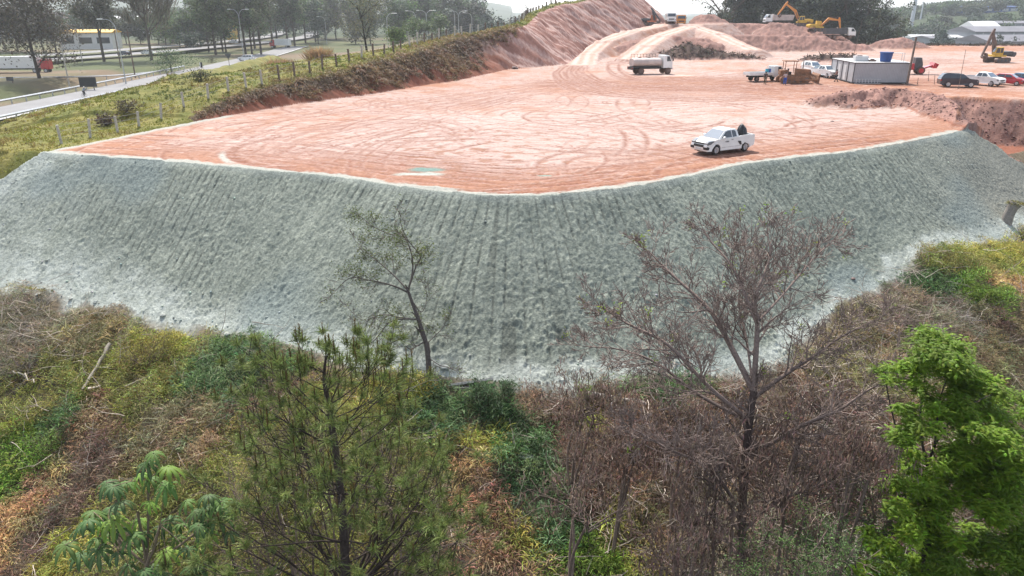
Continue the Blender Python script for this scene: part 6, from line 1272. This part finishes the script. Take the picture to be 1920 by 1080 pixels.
# ---- fence along the verge
FL = [on(*a)[:2] for a in ((116, 269), (227, 247), (316, 216), (386, 186))]
for y in (96, 108, 122, 138, 156, 178, 200, 224): FL.append(np.array([foot_x(y)-bank_h(y)/.836-2.2, y]))
C = np.array(smooth_line(FL, 30)); S = np.r_[0, np.cumsum(np.linalg.norm(np.diff(C, axis=0), axis=1))]
t = empty('wire_fence', (C[0][0], C[0][1], gz(*C[0])), 0, 'long wire fence of thin grey posts climbing the grassy verge on the left', 'fence'); o0 = np.array(t.location); s_ = 0; tops = []
while s_ < S[-1] and len(tops) < 72:
    x, y = np.interp(s_, S, C[:, 0]), np.interp(s_, S, C[:, 1]); z_ = gz(x, y); p = np.array([x, y, z_])-o0; h_ = random.uniform(1.35, 1.7); lx, ly = random.gauss(0, .08), random.gauss(0, .08); r_ = .075+.0006*y
    MB().bar(tuple(p-[0, 0, .3]), tuple(p+[lx, ly, h_]), r_, 5).build('post', P_conc if (len(tops) < 7 or random.random() < .25) else P_wood, t); tops.append(p+[lx, ly, h_]); s_ += random.uniform(2.5, 3.4)
o = MB()
for f in (.35, .65, .92):
    for a, b in zip(tops[:-1], tops[1:]): o.bar(tuple(a-[0, 0, (1-f)*1.5]), tuple(b-[0, 0, (1-f)*1.5]), .012, 3)
o.build('wire', P_galv, t)
# ---- guardrails
def guard(label, P, zt, step=4.0):
    C = np.array(smooth_line(P, 12)); S = np.r_[0, np.cumsum(np.linalg.norm(np.diff(C, axis=0), axis=1))]; t = empty('guardrail', (C[0][0], C[0][1], zt), 0, label, 'guardrail', 'guardrails of the left road'); o0 = np.array([C[0][0], C[0][1], 0]); A_ = [np.array([x, y, 0])-o0 for x, y in C]; o = MB()
    for a, b in zip(A_[:-1], A_[1:]): o.bar(tuple(a+[0, 0, .62]), tuple(b+[0, 0, .62]), .17, 4)
    o.build('rail', P_galv, t)
    for s_ in np.arange(0, S[-1], step): x, y = np.interp(s_, S, C[:, 0])-o0[0], np.interp(s_, S, C[:, 1])-o0[1]; MB().box(x-.08, x+.08, y-.08, y+.08, -.3, .65).build('rail_post', P_galv, t)
guard('guardrail along the far side of the left road, behind the cyclist', [(x-6, y) for x, y in ROADA[:4]], -4.5)
guard('dark guardrail along the near side of the left road', [(x+5.9, y) for x, y in [(-76, 70), (-76.5, 110), (-77.3, 140)]], -4.5)
guard('guardrail across the grass beyond the left road', [(-150, 168), (-120, 172), (-95, 178), (-88, 195)], -5.2)
# ---- lamps and poles on the plain
def lamp(label, px, py, H, arms, zb=-4.9, D=None, group='street lamps of the highway'):
    p = at(px, py, zb) if D is None else vb(px, py, D); t = empty('street_lamp', p, 0, label, 'street lamp', group); MB().bar((0, 0, 0), (0, 0, H*.8), .14, 8, .09).build('pole', P_galv, t)
    for a in arms: o = MB(); pts = smooth_line([(0, 0, H*.8), (a*.3, 0, H*.92), (a*1.3, 0, H*.99), (a*2.6, 0, H)], 3); [o.bar(tuple(u), tuple(v), .07, 5) for u, v in zip(pts[:-1], pts[1:])]; o.build('arm', P_galv, t); MB().prism([(a*2.5, H-.08), (a*2.5, H+.14), (a*3.5, H+.12), (a*3.6, H-.05)], -.17, .17).build('lamp_head', P_lamp, t, .03)
lamp('curved street lamp nearest the left road, arm pointing left', 237, 160, 13, (-1,)); lamp('street lamp in front of the green airy tree', 457, 106, 15, (-1, 1)); lamp('street lamp at the end of the roadside tree row', 612, 70, 12, (-1,), D=330)
for k, px in enumerate((726, 780, 800, 853, 860, 885, 905, 925)): lamp(ORD[k]+' small distant street lamp from the left before the dark wood', px, 50, 11, (-1,) if k % 2 else (-1, 1), D=250+8*k, group='distant street lamps before the dark wood')
def pole(label, px, py, H, lean=0, m=P_wood, arm=True, zb=-4.9, r=.16):
    p = at(px, py, zb); p[2] = gz(p[0], p[1])-.2; t = empty('utility_pole', p, 0, label, 'pole', 'utility poles on the plain'); MB().bar((0, 0, 0), (lean, 0, H), r, 8, r*.7).build('shaft', m, t)
    if arm: MB().bar((lean-.9, 0, H-.6), (lean+.9, 0, H-.6), .07, 5).build('crossarm', m, t)
pole('grey concrete pole between the broad left tree and the billboard', 129, 155, 10, 0, P_conc); pole('dark wooden pole right of the curved street lamp', 254, 146, 11, 0); pole('thin dark pole just left of the curved street lamp', 227, 128, 10, 0, P_wood, False); pole('thin pole below the slender tree', 155, 118, 6, 0, P_conc, False); pole('thin pole behind the crooked tree', 646, 66, 9, 0, P_wood, True)
p = at(168, 172, -4.9); t = empty('billboard', p, R(8), 'black back of a roadside billboard above the cyclist', 'billboard'); MB().box(-1.55, 1.55, -.06, .06, .9, 2.7).build('panel', P_black, t, .02); [MB().box(x-.07, x+.07, .06, .2, -.3, 2.6).build('leg', P_dgrey, t) for x in (-.9, .9)]
p = at(22, 158, -4.9); t = empty('road_sign', p, 0, 'low dark sign panel near the left edge of the photo', 'sign'); MB().box(-.9, .6, -.05, .05, .7, 1.5).build('panel', P_dgrey, t); MB().box(.2, .35, .05, .15, 0, 1.4).build('post', P_wood, t)
b = on(430, 123); t = empty('yield_sign', b, 0, 'back of a triangular road sign beside the white estate car', 'sign'); o = MB(); o.prism([(-.75, 2.5), (.75, 2.5), (.0, 1.25)], -.02, .02); o.build('plate', P_dgrey, t); MB().bar((0, .05, 0), (0, .05, 2.3), .06).build('post', P_wood, t)
b = on(378, 128); t = empty('marker_post', b, 0, 'white and black marker post standing on the verge', 'post'); MB().box(-.35, -.1, -.1, .1, 0, 1.5).build('white_face', P_white, t); MB().box(-.09, .3, -.15, .15, 0, 1.55).build('dark_face', P_black, t)
# ---- traffic
def bgcar(label, px, py, deg, paint, T='hatch', z_=-4.5, name='car'): p = at(px, py, z_); return car(name, label, 'car', p, R(deg), paint, T, 'cars on the highway')
bgcar('dark car on the highway at upper left', 233, 104, 165, P_dark, z_=-3.85); bgcar('white car half behind the nearly bare tree', 277, 102, 165, P_white, z_=-3.85); bgcar('white car between the trunks near the yellow tower', 438, 81.5, 150, P_white, z_=-3.85); bgcar('white estate car on the left road beside the triangular sign', 462, 114, 175, P_white, 'suv', z_=-4.5)
p = at(22, 137, -5.); p[2] = gz(p[0], p[1]); t = empty('box_trailer', p, R(8), 'long white box trailer parked under the broad left tree', 'trailer'); MB().box(-7, 7, -1.25, 1.25, 1.1, 3.9).build('box', P_white, t, .04); MB().box(-7.1, -7.0, -1.2, 1.2, 1.15, 3.85).build('rear_door', P_lgrey, t); MB().box(7.6, 9.6, -1.2, 1.2, .8, 3.2).build('cab', P_red, t, .1); MB().box(-7, 9, -.5, .5, .75, 1.1).build('chassis', P_black, t); [wheel(t, x, s*1.05, .5, .35) for x in (-5.5, -4.2, 6, 8.6) for s in (-1, 1)]
p = pd(525, 74, 300); p[2] = gz(p[0], p[1]); t = empty('box_truck', p, R(170), 'red and white truck behind the roadside tree trunks', 'truck'); cab_parts(t, 2.2, 4.2, 1.2, .9, 3.2, P_red); MB().box(-4.2, 2.0, -1.25, 1.25, 1.1, 3.6).build('box', P_white, t, .05); [wheel(t, x, s*1.05, .5, .35) for x in (-3, 3.2) for s in (-1, 1)]
# ---- buildings
P_shedw = PM('shed_wall', (.25, .26, .28), .7, 0, .12, .1)
def shed(label, c, rz, L, W, H, rise, wall, roof, name='factory_shed', wins=0, group=None, bands=0):
    t = empty(name, c, rz, label, 'building', group); MB().box(-L/2, L/2, -W/2, W/2, 0, H).build('wall', wall, t); o = MB(); o.prism([(-W/2-.5, H+.02), (0, H+rise), (W/2+.5, H+.02), (W/2+.5, H-.3), (-W/2-.5, H-.3)], -L/2-.4, L/2+.4); bmesh.ops.rotate(o.bm, verts=o.bm.verts, matrix=Matrix.Rotation(R(90), 3, 'Z')); o.build('roof', roof, t)
    for k in range(wins): x = -L/2+L*(k+.5)/wins; MB().box(x-L/wins*.36, x+L/wins*.36, -W/2-.08, -W/2-.01, H*.35, H*.7).build('window_band', P_wall if wall is P_fact else P_glass, t)
    for k in range(bands): x = -L/2+L*(k+.5)/bands; MB().box(x-.2, x+.2, -W/2-.12, -W/2-.01, .1, H-.4).build('pilaster', P_lgrey, t)
    return t
def bp(px, py, D): return pd(px, py, D)
c = bp(1840, 25, 640); shed('long blue factory on the wooded hill at upper right', c, R(-3), 48, 22, 5.5, .6, P_fact, P_fact, 'blue_factory', 7)
MB_t = empty('building', c-[0, 0, 14], 0, 'pale ground floor under the long blue factory', 'building'); MB().box(-23, 23, -10, 11, 0, 13.9).build('wall', P_wall, MB_t); [MB().box(x, x+2.2, -10.1, -10.02, 10, 13).build('window', P_glass, MB_t) for x in range(-22, 20, 5)]
for k, (px, py, D, L, W, H, rise, wl, l) in enumerate(((1900, 78, 330, 40, 22, 6.5, 2.5, P_wall, 'grey roofed shed behind the yellow excavator'), (1885, 62, 400, 52, 24, 8, 2.5, P_wall, 'wide shed with brownish roof above the yellow excavator'), (1836, 58, 430, 14, 18, 10, 3, P_wall, 'gabled pale shed with upright ribs beside the wide shed'),
        (1775, 74, 420, 30, 18, 6, 1.2, P_wall, 'low pale shed left of the gabled one'), (1818, 73, 400, 22, 14, 6.5, 1.2, P_wall, 'low white shed in the middle of the factory group'), (1730, 72, 450, 18, 12, 5, 1.5, P_wall, 'small pale shed at the left end of the factory group'), (1905, 52, 520, 60, 20, 7, 1.5, P_wall, 'long flat roofed hall behind the factory group'))):
    p = bp(px, py, D); g_ = gz(p[0], p[1]); H2 = p[2]-g_+H*.75; p[2] = g_; shed(l, p, R(random.uniform(-8, 8)), L, W, max(3, H2*.75), rise, P_shedw, P_froof if k in (0, 1, 3, 6) else P_lgrey, wins=0, bands=(10 if k == 2 else 6), group='factory sheds at upper right')
p = bp(1675, 60, 330); p[2] = gz(p[0], p[1]); shed('small house with white roof right of the open eucalyptus', p, R(20), 11, 9, 8, 1.8, P_wall, P_roof, 'house', 2)
for k, (px, h_, D) in enumerate(((1710, 17, 600), (1725, 15, 640), (1823, 16, 700))): p = bp(px, 40, D); g_ = gz(p[0], p[1]); t = empty('chimney', (p[0], p[1], g_), 0, ['tall pale tower on the hazy hills, leftmost of three', 'thin pale mast right of the leftmost tower', 'short pale stack behind the blue factory'][k], 'tower', 'pale towers on the horizon'); MB().cyl((0, 0, (h_+p[2]-g_)/2), 1.6 if k == 0 else .7, h_+p[2]-g_, 'z', 12, 1.2 if k == 0 else .4).build('shaft', P_wall, t); MB().cyl((0, 0, h_+p[2]-g_+.5), 1.7 if k == 0 else .8, 1, 'z', 12).build('cap', P_lgrey, t)
p = pd(435, 60, 380); p[2] = gz(p[0], p[1]); t = empty('yellow_tower', p, 0, 'yellow square tower behind the green airy tree', 'tower'); MB().box(-2.3, 2.3, -2.3, 2.3, 0, 24).build('shaft', P_ltow, t, .2); MB().box(-2.6, 2.6, -2.6, 2.6, 24, 27).build('top', P_dgrey, t)
p = pd(172, 84, 300); p[2] = gz(p[0], p[1]); shed('bright white building with yellow trim behind the slender tree', p, R(10), 20, 12, 6.5, 1.0, P_white, P_ltow, 'white_building', 3)
p = pd(20, 45, 420); p[2] = gz(p[0], p[1]); shed('grey roofed hall behind the broad left tree', p, R(5), 60, 22, 11, 2.5, P_wall, P_froof, 'hall', 5)
p = pd(232, 45, 480); p[2] = gz(p[0], p[1]); shed('pale hall on the rise behind the bare tree', p, R(-5), 46, 18, 9, 2, P_wall, P_roof, 'hall', 4)
# dead stump on the right with grass on top
p = on(1886, 415); t = empty('stump', p, 0, 'tall grey tree stump topped with a grass tuft at the right edge', 'stump'); q = Q(); tubes(q, [(np.array([[0, 0, -.3], [.08, 0, .5], [.25, 0, 1.1], [.42, 0, 1.45]]), [.46, .40, .40, .50])], (.22, .20, .18), 9); q.build('trunk', m_bark, t, True)
q = Q(); n = 260; a = rng.random(n)*6.28; blades(q, np.array([.45, 0, 1.45])+np.c_[np.cos(a)*.3, np.sin(a)*.3, 0*a], np.c_[np.cos(a)*.9, np.sin(a)*.9, .7+0*a]+rng.normal(size=(n, 3))*.3, .45, .04, (.20, .18, .06), .7); q.build('grass_tuft', m_leaf, t)

# ------------------------------------------------------------ haze
hz = bmesh.new(); bmesh.ops.create_cube(hz, size=1); me = bpy.data.meshes.new('haze'); hz.to_mesh(me); hz.free()
ho = bpy.data.objects.new('haze', me); COL.objects.link(ho); ho.scale = (9800, 4850, 165); ho.location = (0, 2250, 35); tag(ho, kind='stuff')
m = bpy.data.materials.new('haze'); m.use_nodes = True; nt = m.node_tree; nt.nodes.clear(); out = nt.nodes.new('ShaderNodeOutputMaterial')
v = nt.nodes.new('ShaderNodeVolumePrincipled'); v.inputs['Color'].default_value = (.93, .97, 1, 1); v.inputs['Density'].default_value = .00024; v.inputs['Anisotropy'].default_value = .55
nt.links.new(v.outputs[0], out.inputs['Volume']); me.materials.append(m)
